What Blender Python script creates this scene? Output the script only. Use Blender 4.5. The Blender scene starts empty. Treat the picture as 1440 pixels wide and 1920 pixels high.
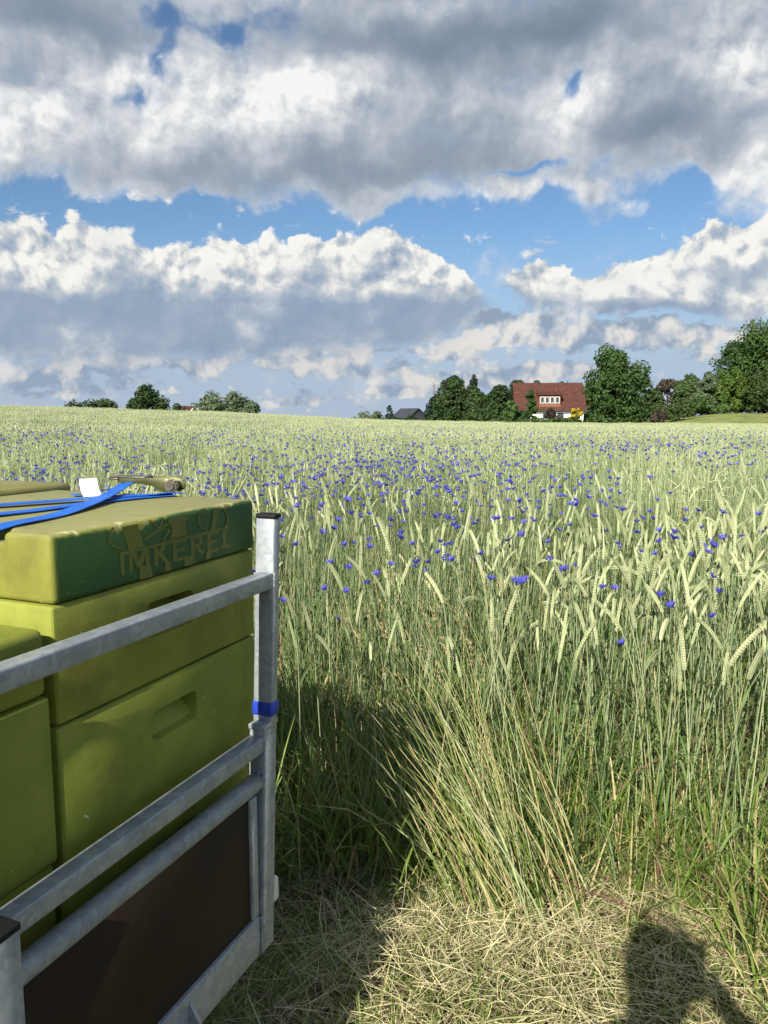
import bpy, bmesh, math, random
import numpy as np
from mathutils import Vector, Matrix, Euler

R = math.radians
rng = np.random.default_rng(7)
random.seed(7)
scene = bpy.context.scene
COL = scene.collection

# ------------------------------------------------------------------ camera
CAM_H = 1.50
F_PX, CXP, CYP = 1443.0, 720.0, 960.0      # focal length and centre, in pixels of the 1440 x 1920 photograph
PITCH = R(7.1)                             # the phone looks slightly down
cam_d = bpy.data.cameras.new('camera')
cam_d.sensor_fit = 'VERTICAL'
cam_d.sensor_height = 34.6
cam_d.sensor_width = 34.6 * 0.75
cam_d.lens = 34.6 * F_PX / 1920.0
cam_d.clip_start = 0.03
cam_d.clip_end = 3000
cam = bpy.data.objects.new('camera', cam_d)
COL.objects.link(cam)
cam.location = (0, 0, CAM_H)
cam.rotation_euler = (R(90) - PITCH, 0, 0)
scene.camera = cam

# ------------------------------------------------------------------ light
SUN_EL = 34.0            # degrees above the horizon
SUN_TO = 23.3            # shadows run this many degrees to the right of the view axis
sun_d = bpy.data.lights.new('sun', 'SUN')
sun_d.energy = 5.0
sun_d.angle = R(0.53)
sun_d.color = (1.0, 0.925, 0.785)
sun = bpy.data.objects.new('sun', sun_d)
COL.objects.link(sun)
_tr = Vector((math.sin(R(SUN_TO)) * math.cos(R(SUN_EL)), math.cos(R(SUN_TO)) * math.cos(R(SUN_EL)), -math.sin(R(SUN_EL))))
sun.rotation_euler = _tr.to_track_quat('-Z', 'Y').to_euler()
sun.location = (-3, -6, 12)

scene.view_settings.view_transform = 'Standard'
scene.view_settings.look = 'None'
scene.view_settings.gamma = 1.0
scene.view_settings.exposure = 0.78
scene.view_settings.use_curve_mapping = False
scene.render.film_transparent = False
scene.cycles.max_bounces = 6
scene.cycles.diffuse_bounces = 3
scene.cycles.glossy_bounces = 2
scene.cycles.transmission_bounces = 3
scene.cycles.transparent_max_bounces = 6
scene.cycles.use_denoising = True
scene.cycles.use_adaptive_sampling = True
scene.cycles.adaptive_threshold = 0.015
scene.cycles.adaptive_min_samples = 12
scene.cycles.sample_clamp_indirect = 4.0


# ---- node expressions: build shader maths from Python operators
class X:
    def __init__(s, nt, v):
        s.nt, s.v = nt, v
    def _op(s, op, *a, clamp=False):
        n = s.nt.nodes.new('ShaderNodeMath')
        n.operation = op
        n.use_clamp = clamp
        for i, q in enumerate((s,) + a):
            q = q.v if isinstance(q, X) else q
            if isinstance(q, (int, float)):
                n.inputs[i].default_value = q
            else:
                s.nt.links.new(q, n.inputs[i])
        return X(s.nt, n.outputs[0])
    def __add__(s, o): return s._op('ADD', o)
    __radd__ = __add__
    def __mul__(s, o): return s._op('MULTIPLY', o)
    __rmul__ = __mul__
    def __sub__(s, o): return s._op('SUBTRACT', o)
    def __rsub__(s, o): return X(s.nt, float(o))._op('SUBTRACT', s)
    def __truediv__(s, o): return s._op('DIVIDE', o)
    def madd(s, m, a): return s._op('MULTIPLY_ADD', m, a)
    def mx(s, o): return s._op('MAXIMUM', o)
    def mn(s, o): return s._op('MINIMUM', o)
    def absv(s): return s._op('ABSOLUTE')
    def clamp(s): return s._op('ADD', 0.0, clamp=True)
    def gexp(s): return X(s.nt, 0.36788)._op('POWER', s)
    def smooth(s, lo, hi):
        n = s.nt.nodes.new('ShaderNodeMapRange')
        n.interpolation_type = 'SMOOTHSTEP'
        s.nt.links.new(s.v, n.inputs['Value'])
        n.inputs['From Min'].default_value = lo
        n.inputs['From Max'].default_value = hi
        return X(s.nt, n.outputs['Result'])


def ray_dir(px, py):
    x, y = (px - CXP) / F_PX, (CYP - py) / F_PX
    c, s = math.cos(PITCH), math.sin(PITCH)
    return Vector((x, c + y * s, -s + y * c)).normalized()


def azel(px, py):
    d = ray_dir(px, py)
    return math.degrees(math.atan2(d.x, d.y)), math.degrees(math.asin(d.z))


SKY_STRENGTH = 0.058


def build_sky():
    w = bpy.data.worlds.new('World')
    scene.world = w
    w.use_nodes = True
    nt = w.node_tree
    nt.nodes.clear()
    L = nt.links.new
    out = nt.nodes.new('ShaderNodeOutputWorld')
    w.cycles.sampling_method = 'MANUAL'
    w.cycles.sample_map_resolution = 256
    bg = nt.nodes.new('ShaderNodeBackground')
    bg.inputs['Strength'].default_value = SKY_STRENGTH
    bg2 = nt.nodes.new('ShaderNodeBackground')
    bg2.inputs['Strength'].default_value = SKY_STRENGTH
    mxs = nt.nodes.new('ShaderNodeMixShader')
    L(bg2.outputs[0], mxs.inputs[1]); L(bg.outputs[0], mxs.inputs[2])
    L(mxs.outputs[0], out.inputs[0])
    sky = nt.nodes.new('ShaderNodeTexSky')
    sky.sky_type = 'NISHITA'
    sky.sun_disc = False
    sky.sun_elevation = R(SUN_EL)
    sky.sun_rotation = R(180 + SUN_TO)
    sky.altitude = 120
    sky.air_density = 1.0
    sky.dust_density = 0.5
    sky.ozone_density = 3.0
    tc = nt.nodes.new('ShaderNodeTexCoord')
    D = tc.outputs['Generated']
    sep = nt.nodes.new('ShaderNodeSeparateXYZ')
    L(D, sep.inputs[0])
    x, y, z = (X(nt, sep.outputs[i]) for i in range(3))
    az = x._op('ARCTAN2', y) * 57.29578
    el = z.mn(1.0).mx(-1.0)._op('ARCSINE') * 57.29578

    # stereographic plane about the view axis: no seam or pinch in front
    den = y.mx(-0.98) + 1.0
    cmb = nt.nodes.new('ShaderNodeCombineXYZ')
    L((x / den * 2.0).v, cmb.inputs[0]); L((z / den * 2.0).v, cmb.inputs[1])
    D = cmb.outputs[0]

    def noise(scale, detail, rough=0.55, off=(0, 0, 0), stretch=(1, 1, 1), dist=0.0, vec=None):
        m = nt.nodes.new('ShaderNodeMapping')
        m.inputs['Location'].default_value = off
        m.inputs['Scale'].default_value = stretch
        L(vec or D, m.inputs['Vector'])
        n = nt.nodes.new('ShaderNodeTexNoise')
        n.noise_dimensions = '2D'
        n.inputs['Scale'].default_value = scale
        n.inputs['Detail'].default_value = detail
        n.inputs['Roughness'].default_value = rough
        n.inputs['Distortion'].default_value = dist
        L(m.outputs[0], n.inputs['Vector'])
        return n

    # warp the direction a little so that edges billow
    wn = noise(9.0, 4, 0.6)
    vs = nt.nodes.new('ShaderNodeVectorMath'); vs.operation = 'SUBTRACT'
    L(wn.outputs['Color'], vs.inputs[0]); vs.inputs[1].default_value = (0.5, 0.5, 0.5)
    vm = nt.nodes.new('ShaderNodeVectorMath'); vm.operation = 'SCALE'
    L(vs.outputs[0], vm.inputs[0]); vm.inputs['Scale'].default_value = 0.032
    va = nt.nodes.new('ShaderNodeVectorMath'); va.operation = 'ADD'
    L(D, va.inputs[0]); L(vm.outputs[0], va.inputs[1])
    DW = va.outputs[0]
    wsep = nt.nodes.new('ShaderNodeSeparateXYZ')
    L(vs.outputs[0], wsep.inputs[0])
    az0, el0 = az, el
    az = az.madd(1.0, X(nt, wsep.outputs[0]) * 6.0)
    el = el.madd(1.0, X(nt, wsep.outputs[1]) * 3.2 * el0.smooth(0.0, 14.0) + X(nt, wsep.outputs[1]) * 1.2)

    def puff(off, scale, vec):           # rounded cauliflower relief, about 0..1
        m = nt.nodes.new('ShaderNodeMapping'); m.inputs['Location'].default_value = off
        L(vec, m.inputs['Vector'])
        v = nt.nodes.new('ShaderNodeTexVoronoi')
        v.voronoi_dimensions = '2D'
        v.feature = 'SMOOTH_F1'
        v.normalize = True
        v.inputs['Scale'].default_value = scale
        v.inputs['Detail'].default_value = 3.0
        v.inputs['Roughness'].default_value = 0.52
        v.inputs['Lacunarity'].default_value = 2.1
        v.inputs['Smoothness'].default_value = 0.35
        L(m.outputs[0], v.inputs['Vector'])
        return 1.0 - X(nt, v.outputs['Distance'])

    # light comes from behind the viewer, upper left
    SH = (-0.007, 0.011, 0.0)
    pf = puff((0, 0, 0), 25.0, DW)
    pl = puff(SH, 25.0, DW)
    fb = X(nt, noise(10.0, 12, 0.58, vec=DW).outputs['Fac'])
    fl = X(nt, noise(10.0, 8, 0.55, off=(-0.02, 0.03, 0.0), vec=DW).outputs['Fac'])
    relief = (pf - pl)
    reliefn = (fb - fl)

    def blob(px, py, rx, up, dn, wgt):
        a0, e0 = azel(px, py)
        ra = abs(azel(px + rx, py)[0] - a0)
        ru = abs(azel(px, py - up)[1] - e0)
        rd = abs(azel(px, py + dn)[1] - e0)
        u = az.madd(1 / ra, -a0 / ra)
        v1 = el.madd(1 / ru, -e0 / ru)
        v = v1.mx(v1 * (-ru / rd))
        return (u * u + v * v).gexp() * wgt

    def total(lst):
        t = None
        for b in lst:
            g = blob(*b)
            t = g if t is None else t + g
        return t

    # --- where cloud stands (pixel of the photograph as a direction, width, up, down, weight)
    deck = total(SKY_DECK)
    cum = total(SKY_CUMULUS)
    small = total(SKY_SMALL)
    hole = total(SKY_HOLES)
    # beyond these named clouds the broken cloud cover simply goes on
    infr = az0.absv().smooth(33, 27.5) * el0.smooth(33, 28) * el0.smooth(-3, -2)
    far_n = X(nt, noise(2.6, 4, 0.55, off=(3, 1, 2), stretch=(1, 1.8, 1)).outputs['Fac'])
    L(infr.v, mxs.inputs[0])

    mid = X(nt, noise(4.2, 4, 0.55, off=(1.3, 4.1, 0), stretch=(1, 1.5, 1), vec=DW).outputs['Fac']) - 0.5
    n_deck = (fb - 0.5) * 1.9 + (pf - 0.55) * 0.6
    n_cum = (fb - 0.5) * 1.0 + (pf - 0.6) * 1.1
    a_deck = (deck.mn(1.0) + n_deck - hole).smooth(0.08, 0.95)
    cb = total(SKY_CUM_DARK)
    cq = cb.clamp()
    cx_ = cum.mn(1.15) - total(SKY_GAPS) + n_cum * (1.0 - cq * 0.85)
    a_cum = cx_.smooth(0.40, 0.55) * (1.0 - cq) + cx_.smooth(0.10, 0.85) * cq
    fs = X(nt, noise(27.0, 7, 0.56, off=(2.2, 0.7, 0), stretch=(1, 2.1, 1), vec=DW).outputs['Fac'])
    a_small = (small.mn(1.0) + (fs - 0.5) * 2.2 + (pf - 0.6) * 0.7).smooth(0.36, 0.78)

    # --- how bright it is
    bright = total(SKY_BRIGHT)
    dark = total(SKY_DARK)
    dk = dark.clamp()
    edge = a_deck * (1.0 - a_deck) * 4.0
    s_deck = (0.63 + bright.mn(1.0) * 0.36 - dark * 0.36 + edge * 0.14 * (1.0 - dk) + mid * (0.20 - dk * 0.12)
              + reliefn * 0.72 * (1.0 - dk * 0.85) + relief * 1.0 * (1.0 - dk) * (0.35 + bright.mn(1.0)))
    s_deck = s_deck.mx(0.2).mn(1.0)
    cbn = (cb * 1.2 + (fb - 0.5) * 0.5 * (1.0 - cq) * cb.mn(1.0) + mid * 0.12).clamp()
    s_cum = (0.92 - cbn * 0.46 + relief * 1.7 * (1.0 - cbn * 0.9) + reliefn * 0.8 * (1.0 - cbn * 0.7)).mx(0.30).mn(1.0)
    s_small = (0.78 + relief * 1.8 + reliefn * 1.6 - total(SKY_SMALL_DARK) * 0.3).mx(0.4).mn(0.95)

    def ramp(fac, stops):
        r = nt.nodes.new('ShaderNodeValToRGB')
        els = r.color_ramp.elements
        while len(els) < len(stops):
            els.new(0.5)
        for e_, (p, c) in zip(els, stops):
            e_.position = p
            e_.color = (*c, 1)
        L(fac.v, r.inputs[0])
        return r.outputs[0]

    def scale(colr, k):
        m = nt.nodes.new('ShaderNodeVectorMath'); m.operation = 'MULTIPLY'
        L(colr, m.inputs[0]); m.inputs[1].default_value = k if isinstance(k, tuple) else (k, k, k)
        return m.outputs[0]

    def mix(f, a, b):
        m = nt.nodes.new('ShaderNodeMix'); m.data_type = 'RGBA'; m.clamp_factor = True
        L(f.v, m.inputs[0])
        L(a, m.inputs[6]); L(b, m.inputs[7])
        return m.outputs[2]

    GREY = [(0.2, (0.185, 0.235, 0.315)), (0.45, (0.33, 0.39, 0.475)), (0.62, (0.49, 0.535, 0.595)), (0.8, (0.68, 0.71, 0.74)), (1.0, (0.92, 0.92, 0.91))]
    CUMC = [(0.3, (0.225, 0.31, 0.445)), (0.5, (0.34, 0.42, 0.54)), (0.7, (0.51, 0.56, 0.62)), (0.85, (0.74, 0.75, 0.74)), (1.0, (0.96, 0.94, 0.88))]
    WARM = [(0.4, (0.28, 0.36, 0.48)), (0.6, (0.42, 0.48, 0.57)), (0.78, (0.63, 0.625, 0.625)), (0.95, (0.83, 0.775, 0.71))]
    col = scale(sky.outputs[0], SKY_GAIN)
    # pale veil of distant cloud low down
    veil = el0.smooth(14.0, 1.5) * 0.95
    vr = nt.nodes.new('ShaderNodeRGB'); vr.outputs[0].default_value = (4.2, 5.15, 6.6, 1)
    col = mix(veil, col, vr.outputs[0])
    wa = el0.smooth(10.0, 4.0)
    ccum = scale(ramp(s_cum, CUMC), 10.0)
    csm = mix(wa, scale(ramp(s_small, GREY), 10.0), scale(ramp(s_small, WARM), 10.0))
    cdk = scale(ramp(s_deck, GREY), 10.0)
    col = mix(a_small * (0.75 + 0.2 * el.smooth(0, 9)), col, csm)
    col = mix(a_cum * 0.97, col, ccum)
    col = mix(a_deck, col, cdk)
    L(col, bg.inputs['Color'])
    base = mix(el0.smooth(11.0, 1.0) * 0.8, scale(sky.outputs[0], SKY_GAIN), vr.outputs[0])
    cc = scale(ramp(far_n, [(0.50, (0.80, 0.80, 0.80)), (0.60, (0.5, 0.545, 0.60)), (0.70, (0.30, 0.36, 0.45))]), 10.0)
    L(mix(far_n.smooth(0.46, 0.58), base, cc), bg2.inputs['Color'])


SKY_GAIN = (0.92, 1.06, 1.14)
# px, py, half-width, up, down, weight: directions of the clouds of that afternoon
SKY_DECK = [
    (120, 20, 330, 260, 130, 0.9), (80, 230, 260, 110, 80, 0.75), (330, 260, 300, 100, 90, 0.70),
    (600, 200, 260, 150, 130, 0.85), (900, 110, 420, 260, 110, 0.9), (700, 320, 300, 90, 40, 0.6),
    (300, 335, 230, 60, 34, 0.5), (940, 250, 200, 120, 70, 0.7), (1180, 230, 260, 120, 70, 0.85),
    (1390, 150, 230, 260, 130, 0.85), (970, 360, 170, 26, 20, 0.75), (1165, 388, 95, 26, 20, 0.75),
    (1320, 300, 150, 40, 36, 0.6), (1420, 345, 70, 50, 60, 0.7), (760, 380, 60, 20, 20, 0.45), (500, 375, 50, 18, 18, 0.5),
    (160, 365, 30, 22, 22, 0.6), (1040, 447, 26, 10, 9, 0.75), (70, 383, 26, 9, 9, 0.5),
]
SKY_HOLES = [
    (325, 130, 34, 62, 46, 0.95), (262, 186, 40, 20, 18, 0.7), (300, 35, 75, 40, 35, 0.85), (415, 45, 34, 30, 30, 0.55),
    (1078, 150, 30, 36, 42, 1.15), (980, 322, 90, 9, 9, 0.6), (1130, 300, 40, 14, 14, 0.5), (60, 365, 130, 26, 40, 0.5),
    (420, 405, 200, 22, 26, 0.6), (1280, 355, 80, 26, 26, 0.7), (900, 420, 260, 26, 40, 0.4),
]
SKY_CUMULUS = [
    (90, 530, 190, 82, 130, 1.0), (330, 540, 230, 74, 120, 1.0), (560, 530, 170, 84, 110, 1.05), (720, 530, 100, 82, 90, 1.0),
    (830, 555, 75, 68, 60, 0.9), (-120, 520, 160, 90, 130, 1.0), (400, 615, 360, 60, 34, 0.8),
    (1040, 548, 96, 58, 34, 1.0), (1250, 535, 110, 42, 34, 1.0), (1395, 455, 140, 52, 50, 1.0), (1420, 550, 120, 60, 40, 0.9),
    (1180, 560, 200, 26, 40, 0.55),
]
SKY_GAPS = [(925, 500, 48, 50, 70, 1.0), (1110, 490, 34, 34, 40, 0.6), (1000, 470, 60, 30, 14, 0.5)]
SKY_CUM_DARK = [
    (60, 612, 280, 50, 110, 1.15), (380, 614, 340, 52, 110, 1.3), (690, 608, 230, 46, 90, 1.2), (850, 600, 110, 40, 50, 0.8),
    (220, 515, 60, 22, 60, 0.35), (610, 510, 70, 25, 40, 0.3), (-150, 600, 200, 60, 90, 1.1),
    (1060, 588, 110, 28, 40, 0.75), (1280, 585, 170, 26, 40, 0.75), (1410, 505, 120, 28, 26, 0.7),
]
SKY_SMALL = [
    (1000, 600, 140, 18, 14, 0.5), (1230, 640, 120, 20, 18, 0.7), (700, 700, 110, 18, 14, 0.7), (430, 640, 160, 16, 14, 0.5), (200, 655, 120, 18, 14, 0.6), (900, 720, 110, 14, 12, 0.6), (640, 745, 120, 12, 10, 0.5), (120, 740, 140, 12, 10, 0.5),
    (60, 705, 130, 26, 22, 0.8), (150, 690, 60, 22, 18, 0.8), (245, 682, 50, 20, 16, 0.85), (330, 690, 36, 18, 14, 0.8),
    (390, 684, 42, 24, 18, 0.9), (540, 678, 110, 24, 20, 0.9), (660, 668, 70, 24, 20, 0.85), (120, 620, 120, 26, 24, 0.7),
    (860, 660, 80, 24, 20, 0.9), (800, 620, 30, 10, 8, 0.8), (880, 602, 34, 12, 10, 0.8), (960, 628, 110, 24, 18, 0.75), (1020, 640, 130, 18, 14, 0.6),
    (1150, 636, 130, 26, 20, 0.85), (1310, 620, 110, 20, 14, 0.9), (1320, 668, 62, 20, 16, 0.9), (980, 700, 80, 16, 14, 0.75), (1070, 692, 60, 14, 12, 0.8),
    (760, 735, 60, 14, 12, 0.7), (560, 750, 46, 12, 10, 0.7), (1180, 585, 60, 20, 16, 0.6), (1100, 700, 260, 26, 20, 0.3), (250, 730, 300, 26, 26, 0.25), (820, 710, 200, 40, 30, 0.25),
]
SKY_SMALL_DARK = [(300, 725, 420, 18, 20, 0.8), (760, 690, 220, 14, 20, 0.8), (1150, 668, 260, 12, 18, 0.8)]
SKY_BRIGHT = [
    (50, 235, 90, 70, 60, 0.75), (230, 150, 90, 50, 60, 0.75), (450, 190, 110, 80, 90, 0.85), (600, 170, 70, 60, 60, 0.85), (690, 130, 60, 40, 50, 0.7),
    (1100, 200, 90, 60, 70, 0.95), (1030, 250, 60, 40, 40, 0.7), (1385, 130, 80, 110, 60, 0.9), (1000, 362, 190, 24, 24, 0.55), (1165, 388, 95, 22, 22, 0.7),
    (330, 250, 70, 40, 40, 0.45), (1420, 340, 80, 50, 60, 0.7), (40, 10, 10, 10, 10, 0.0), (760, 20, 90, 30, 30, 0.4),
]
SKY_DARK = [
    (110, 25, 190, 120, 62, 1.0), (620, 30, 150, 60, 60, 0.5), (800, 95, 210, 70, 55, 0.95), (1080, 35, 190, 80, 55, 1.0), (1230, 240, 140, 70, 46, 1.05),
    (900, 290, 180, 50, 46, 0.5), (640, 320, 210, 44, 40, 0.65), (330, 330, 200, 36, 40, 0.45), (790, 240, 90, 50, 50, 0.4), (980, 230, 60, 40, 40, 0.35),
]
build_sky()
# ==== end of light

# ------------------------------------------------------------------ helpers
class MB:
    """collects faces; build() links them as one mesh object"""
    def __init__(s):
        s.v, s.f, s.m = [], [], []
    def add(s, verts, faces, mat=0):
        o = len(s.v)
        s.v.extend([tuple(q) for q in verts])
        s.f.extend([tuple(i + o for i in f) for f in faces])
        s.m.extend([mat] * len(faces))
    def box(s, x0, x1, y0, y1, z0, z1, mat=0):
        s.add([(x0, y0, z0), (x1, y0, z0), (x1, y1, z0), (x0, y1, z0), (x0, y0, z1), (x1, y0, z1), (x1, y1, z1), (x0, y1, z1)],
              [(3, 2, 1, 0), (4, 5, 6, 7), (0, 1, 5, 4), (1, 2, 6, 5), (2, 3, 7, 6), (3, 0, 4, 7)], mat)
    def prism(s, pts, z0, z1, mat=0):
        n = len(pts)
        s.add([(x, y, z0) for x, y in pts] + [(x, y, z1) for x, y in pts],
              [tuple(range(n))[::-1], tuple(range(n, 2 * n))] + [(i, (i + 1) % n, n + (i + 1) % n, n + i) for i in range(n)], mat)
    def tube(s, path, radii, sides=6, mat=0, cap=True, ref=None):
        path = [Vector(p) for p in path]
        if not hasattr(radii, '__len__'):
            radii = [radii] * len(path)
        verts, faces = [], []
        a = None
        for i, p in enumerate(path):
            t = (path[min(i + 1, len(path) - 1)] - path[max(i - 1, 0)]).normalized()
            if a is None:
                a = Vector(ref) if ref else (Vector((1, 0, 0)) if abs(t.x) < 0.8 else Vector((0, 1, 0)))
            a = (a - t * a.dot(t)).normalized()
            b = t.cross(a)
            for k in range(sides):
                q = 2 * math.pi * k / sides
                verts.append(p + (a * math.cos(q) + b * math.sin(q)) * radii[i])
        for i in range(len(path) - 1):
            for k in range(sides):
                k2 = (k + 1) % sides
                faces.append((i * sides + k, i * sides + k2, (i + 1) * sides + k2, (i + 1) * sides + k))
        if cap:
            faces.append(tuple(range(sides))[::-1])
            o = (len(path) - 1) * sides
            faces.append(tuple(range(o, o + sides)))
        s.add(verts, faces, mat)
    def blade(s, path, widths, side, mat=0):
        path = [Vector(p) for p in path]
        side = Vector(side).normalized()
        verts, faces = [], []
        for p, w in zip(path, widths):
            verts += [p - side * (w / 2), p + side * (w / 2)]
        for i in range(len(path) - 1):
            faces.append((2 * i, 2 * i + 1, 2 * i + 3, 2 * i + 2))
        s.add(verts, faces, mat)
    def spindle(s, p, axis, ln, rad, sides=4, mat=0, mid=0.45, flat=1.0, ref=(0, 0, 1)):
        p, t = Vector(p), Vector(axis).normalized()
        a = Vector(ref)
        a = a - t * a.dot(t)
        if a.length < 1e-4:
            a = Vector((1, 0, 0)) - t * t.x
        a.normalize()
        b = t.cross(a)
        ring = [p + t * (ln * mid) + a * (math.cos(2 * math.pi * k / sides) * rad * flat) + b * (math.sin(2 * math.pi * k / sides) * rad) for k in range(sides)]
        s.add([p, p + t * ln] + ring, [(0, 2 + (k + 1) % sides, 2 + k) for k in range(sides)] + [(1, 2 + k, 2 + (k + 1) % sides) for k in range(sides)], mat)
    def mesh(s, name, mats, smooth=False):
        me = bpy.data.meshes.new(name)
        me.from_pydata(s.v, [], s.f)
        for m in (mats if isinstance(mats, (list, tuple)) else [mats]):
            me.materials.append(m)
        if any(s.m):
            me.polygons.foreach_set('material_index', s.m)
        if smooth:
            me.polygons.foreach_set('use_smooth', [True] * len(me.polygons))
        me.update()
        return me
    def build(s, name, mats, parent=None, bevel=0, seg=2, smooth=False, loc=(0, 0, 0)):
        me = s.mesh(name, mats, smooth)
        if bevel:
            bevel_mesh(me, bevel, seg)
        return link(name, me, parent, loc)


def bevel_mesh(me, w, seg):
    bm = bmesh.new()
    bm.from_mesh(me)
    bmesh.ops.remove_doubles(bm, verts=bm.verts, dist=1e-6)
    es = [e for e in bm.edges if len(e.link_faces) == 2 and e.calc_face_angle(0) > 0.6]
    bmesh.ops.bevel(bm, geom=es, offset=w, segments=seg, profile=0.5, affect='EDGES', clamp_overlap=True)
    for f in bm.faces:
        f.smooth = True
    bm.to_mesh(me)
    bm.free()
    try:
        me.set_sharp_from_angle(angle=R(50))
    except Exception:
        pass


def link(name, data, parent=None, loc=(0, 0, 0)):
    o = bpy.data.objects.new(name, data)
    COL.objects.link(o)
    o.location = loc
    if parent:
        o.parent = parent
    return o


def tag(o, label=None, cat=None, group=None, kind=None):
    for k, v in (('label', label), ('category', cat), ('group', group), ('kind', kind)):
        if v:
            o[k] = v
    return o


def empty(name, loc=(0, 0, 0), rz=0.0, label=None, cat=None, group=None):
    o = bpy.data.objects.new(name, None)
    COL.objects.link(o)
    o.location = loc
    o.rotation_euler = (0, 0, rz)
    o.empty_display_size = 0.1
    return tag(o, label, cat, group)


# ---- materials
def mat_new(name):
    m = bpy.data.materials.new(name)
    m.use_nodes = True
    nt = m.node_tree
    return m, nt, nt.nodes['Principled BSDF'], nt.links.new


def nd(nt, t, **kw):
    n = nt.nodes.new(t)
    for k, v in kw.items():
        if k in n.inputs:
            n.inputs[k].default_value = v
        else:
            setattr(n, k, v)
    return n


def rampn(nt, fac, stops):
    r = nt.nodes.new('ShaderNodeValToRGB')
    els = r.color_ramp.elements
    while len(els) < len(stops):
        els.new(0.5)
    for e_, (p, c) in zip(els, stops):
        e_.position = p
        e_.color = (*c, 1) if len(c) == 3 else c
    nt.links.new(fac, r.inputs[0])
    return r.outputs[0]


def mixc(nt, f, a, b, mode='MIX'):
    m = nt.nodes.new('ShaderNodeMix')
    m.data_type = 'RGBA'
    m.blend_type = mode
    for sck, q in ((m.inputs[0], f), (m.inputs[6], a), (m.inputs[7], b)):
        if isinstance(q, (int, float)):
            sck.default_value = q
        elif isinstance(q, (tuple, list)):
            sck.default_value = (*q, 1)
        else:
            nt.links.new(q, sck)
    return m.outputs[2]


def noise_mat(name, c1, c2, scale=8.0, rough=0.6, metal=0.0, detail=6, bump=0.0, bscale=60.0, spec=0.4, lo=0.35, hi=0.68, c3=None, coord='Object'):
    m, nt, p, L = mat_new(name)
    tc = nd(nt, 'ShaderNodeTexCoord')
    n = nd(nt, 'ShaderNodeTexNoise', Scale=scale, Detail=detail)
    L(tc.outputs[coord], n.inputs['Vector'])
    st = [(lo, c1), (hi, c2)]
    if c3:
        st = [(lo, c1), ((lo + hi) / 2, c2), (hi, c3)]
    L(rampn(nt, n.outputs['Fac'], st), p.inputs['Base Color'])
    p.inputs['Roughness'].default_value = rough
    p.inputs['Metallic'].default_value = metal
    p.inputs['Specular IOR Level'].default_value = spec
    if bump:
        n2 = nd(nt, 'ShaderNodeTexNoise', Scale=bscale, Detail=4)
        L(tc.outputs[coord], n2.inputs['Vector'])
        b = nd(nt, 'ShaderNodeBump', Strength=bump, Distance=0.01)
        L(n2.outputs['Fac'], b.inputs['Height'])
        L(b.outputs[0], p.inputs['Normal'])
    return m


def plant_mat(name, c1, c2, trans=0.25, rough=0.55, spec=0.25, nscale=30.0, c3=None):
    """leaf-like: colour drifts from plant to plant and along it, a little light comes through"""
    m, nt, p, L = mat_new(name)
    oi = nd(nt, 'ShaderNodeObjectInfo')
    tc = nd(nt, 'ShaderNodeTexCoord')
    n = nd(nt, 'ShaderNodeTexNoise', Scale=nscale, Detail=2.0)
    L(tc.outputs['Object'], n.inputs['Vector'])
    a = X(nt, oi.outputs['Random']) * 0.5 + X(nt, n.outputs['Fac']) * 0.9 - 0.2
    st = [(0.15, c1), (0.85, c2)] if not c3 else [(0.1, c1), (0.5, c2), (0.9, c3)]
    col = rampn(nt, a.clamp().v, st)
    L(col, p.inputs['Base Color'])
    p.inputs['Roughness'].default_value = rough
    p.inputs['Specular IOR Level'].default_value = spec
    if trans:
        t = nd(nt, 'ShaderNodeBsdfTranslucent')
        L(col, t.inputs['Color'])
        ms = nd(nt, 'ShaderNodeMixShader')
        ms.inputs[0].default_value = trans
        L(p.outputs[0], ms.inputs[1]); L(t.outputs[0], ms.inputs[2])
        L(ms.outputs[0], nt.nodes['Material Output'].inputs['Surface'])
    return m


def at(px, py, d):
    """world point seen at that pixel of the photograph, d metres away over the ground"""
    r = ray_dir(px, py)
    h = math.hypot(r.x, r.y)
    return Vector((r.x / h * d, r.y / h * d, CAM_H + r.z / h * d))


def vnoise(x, y, seed=0):
    """cheap smooth value noise, vectorised, about -1..1"""
    x = np.asarray(x, float); y = np.asarray(y, float)
    s = np.zeros(np.broadcast(x, y).shape)
    g = np.random.default_rng(seed)
    for k in range(7):
        ax, ay, ph = g.normal(), g.normal(), g.uniform(0, 6.28)
        s = s + np.sin(x * ax + y * ay + ph)
    return s / 3.0


def sstep(a, b, x):
    t = np.clip((np.asarray(x, float) - a) / (b - a), 0, 1)
    return t * t * (3 - 2 * t)


# ------------------------------------------------------------------ terrain
def terrain(x, y):
    x = np.asarray(x, float); y = np.asarray(y, float)
    r = np.hypot(x, y)
    b = np.degrees(np.arctan2(x, np.maximum(y, 1e-6)))
    A = np.interp(b, [-40, -26.5, -12, -3, 3, 12, 27, 40], [1.7, 1.45, 0.95, 0.28, -0.05, -0.22, -0.35, -0.4])
    z = A * sstep(9, 82, r)
    z = z - sstep(84, 150, r) * 1.2 * sstep(1, -4, b)
    z = z + sstep(108, 155, r) * 2.4 * sstep(17, 24, b)
    z = z - sstep(190, 500, r) * 5
    z = z + 0.03 * vnoise(x * 0.5, y * 0.5, 3) * sstep(3, 8, r)
    z = np.where(y < 0, 0.0, z)
    return z


def tz(x, y):
    return float(terrain(x, y))


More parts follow.
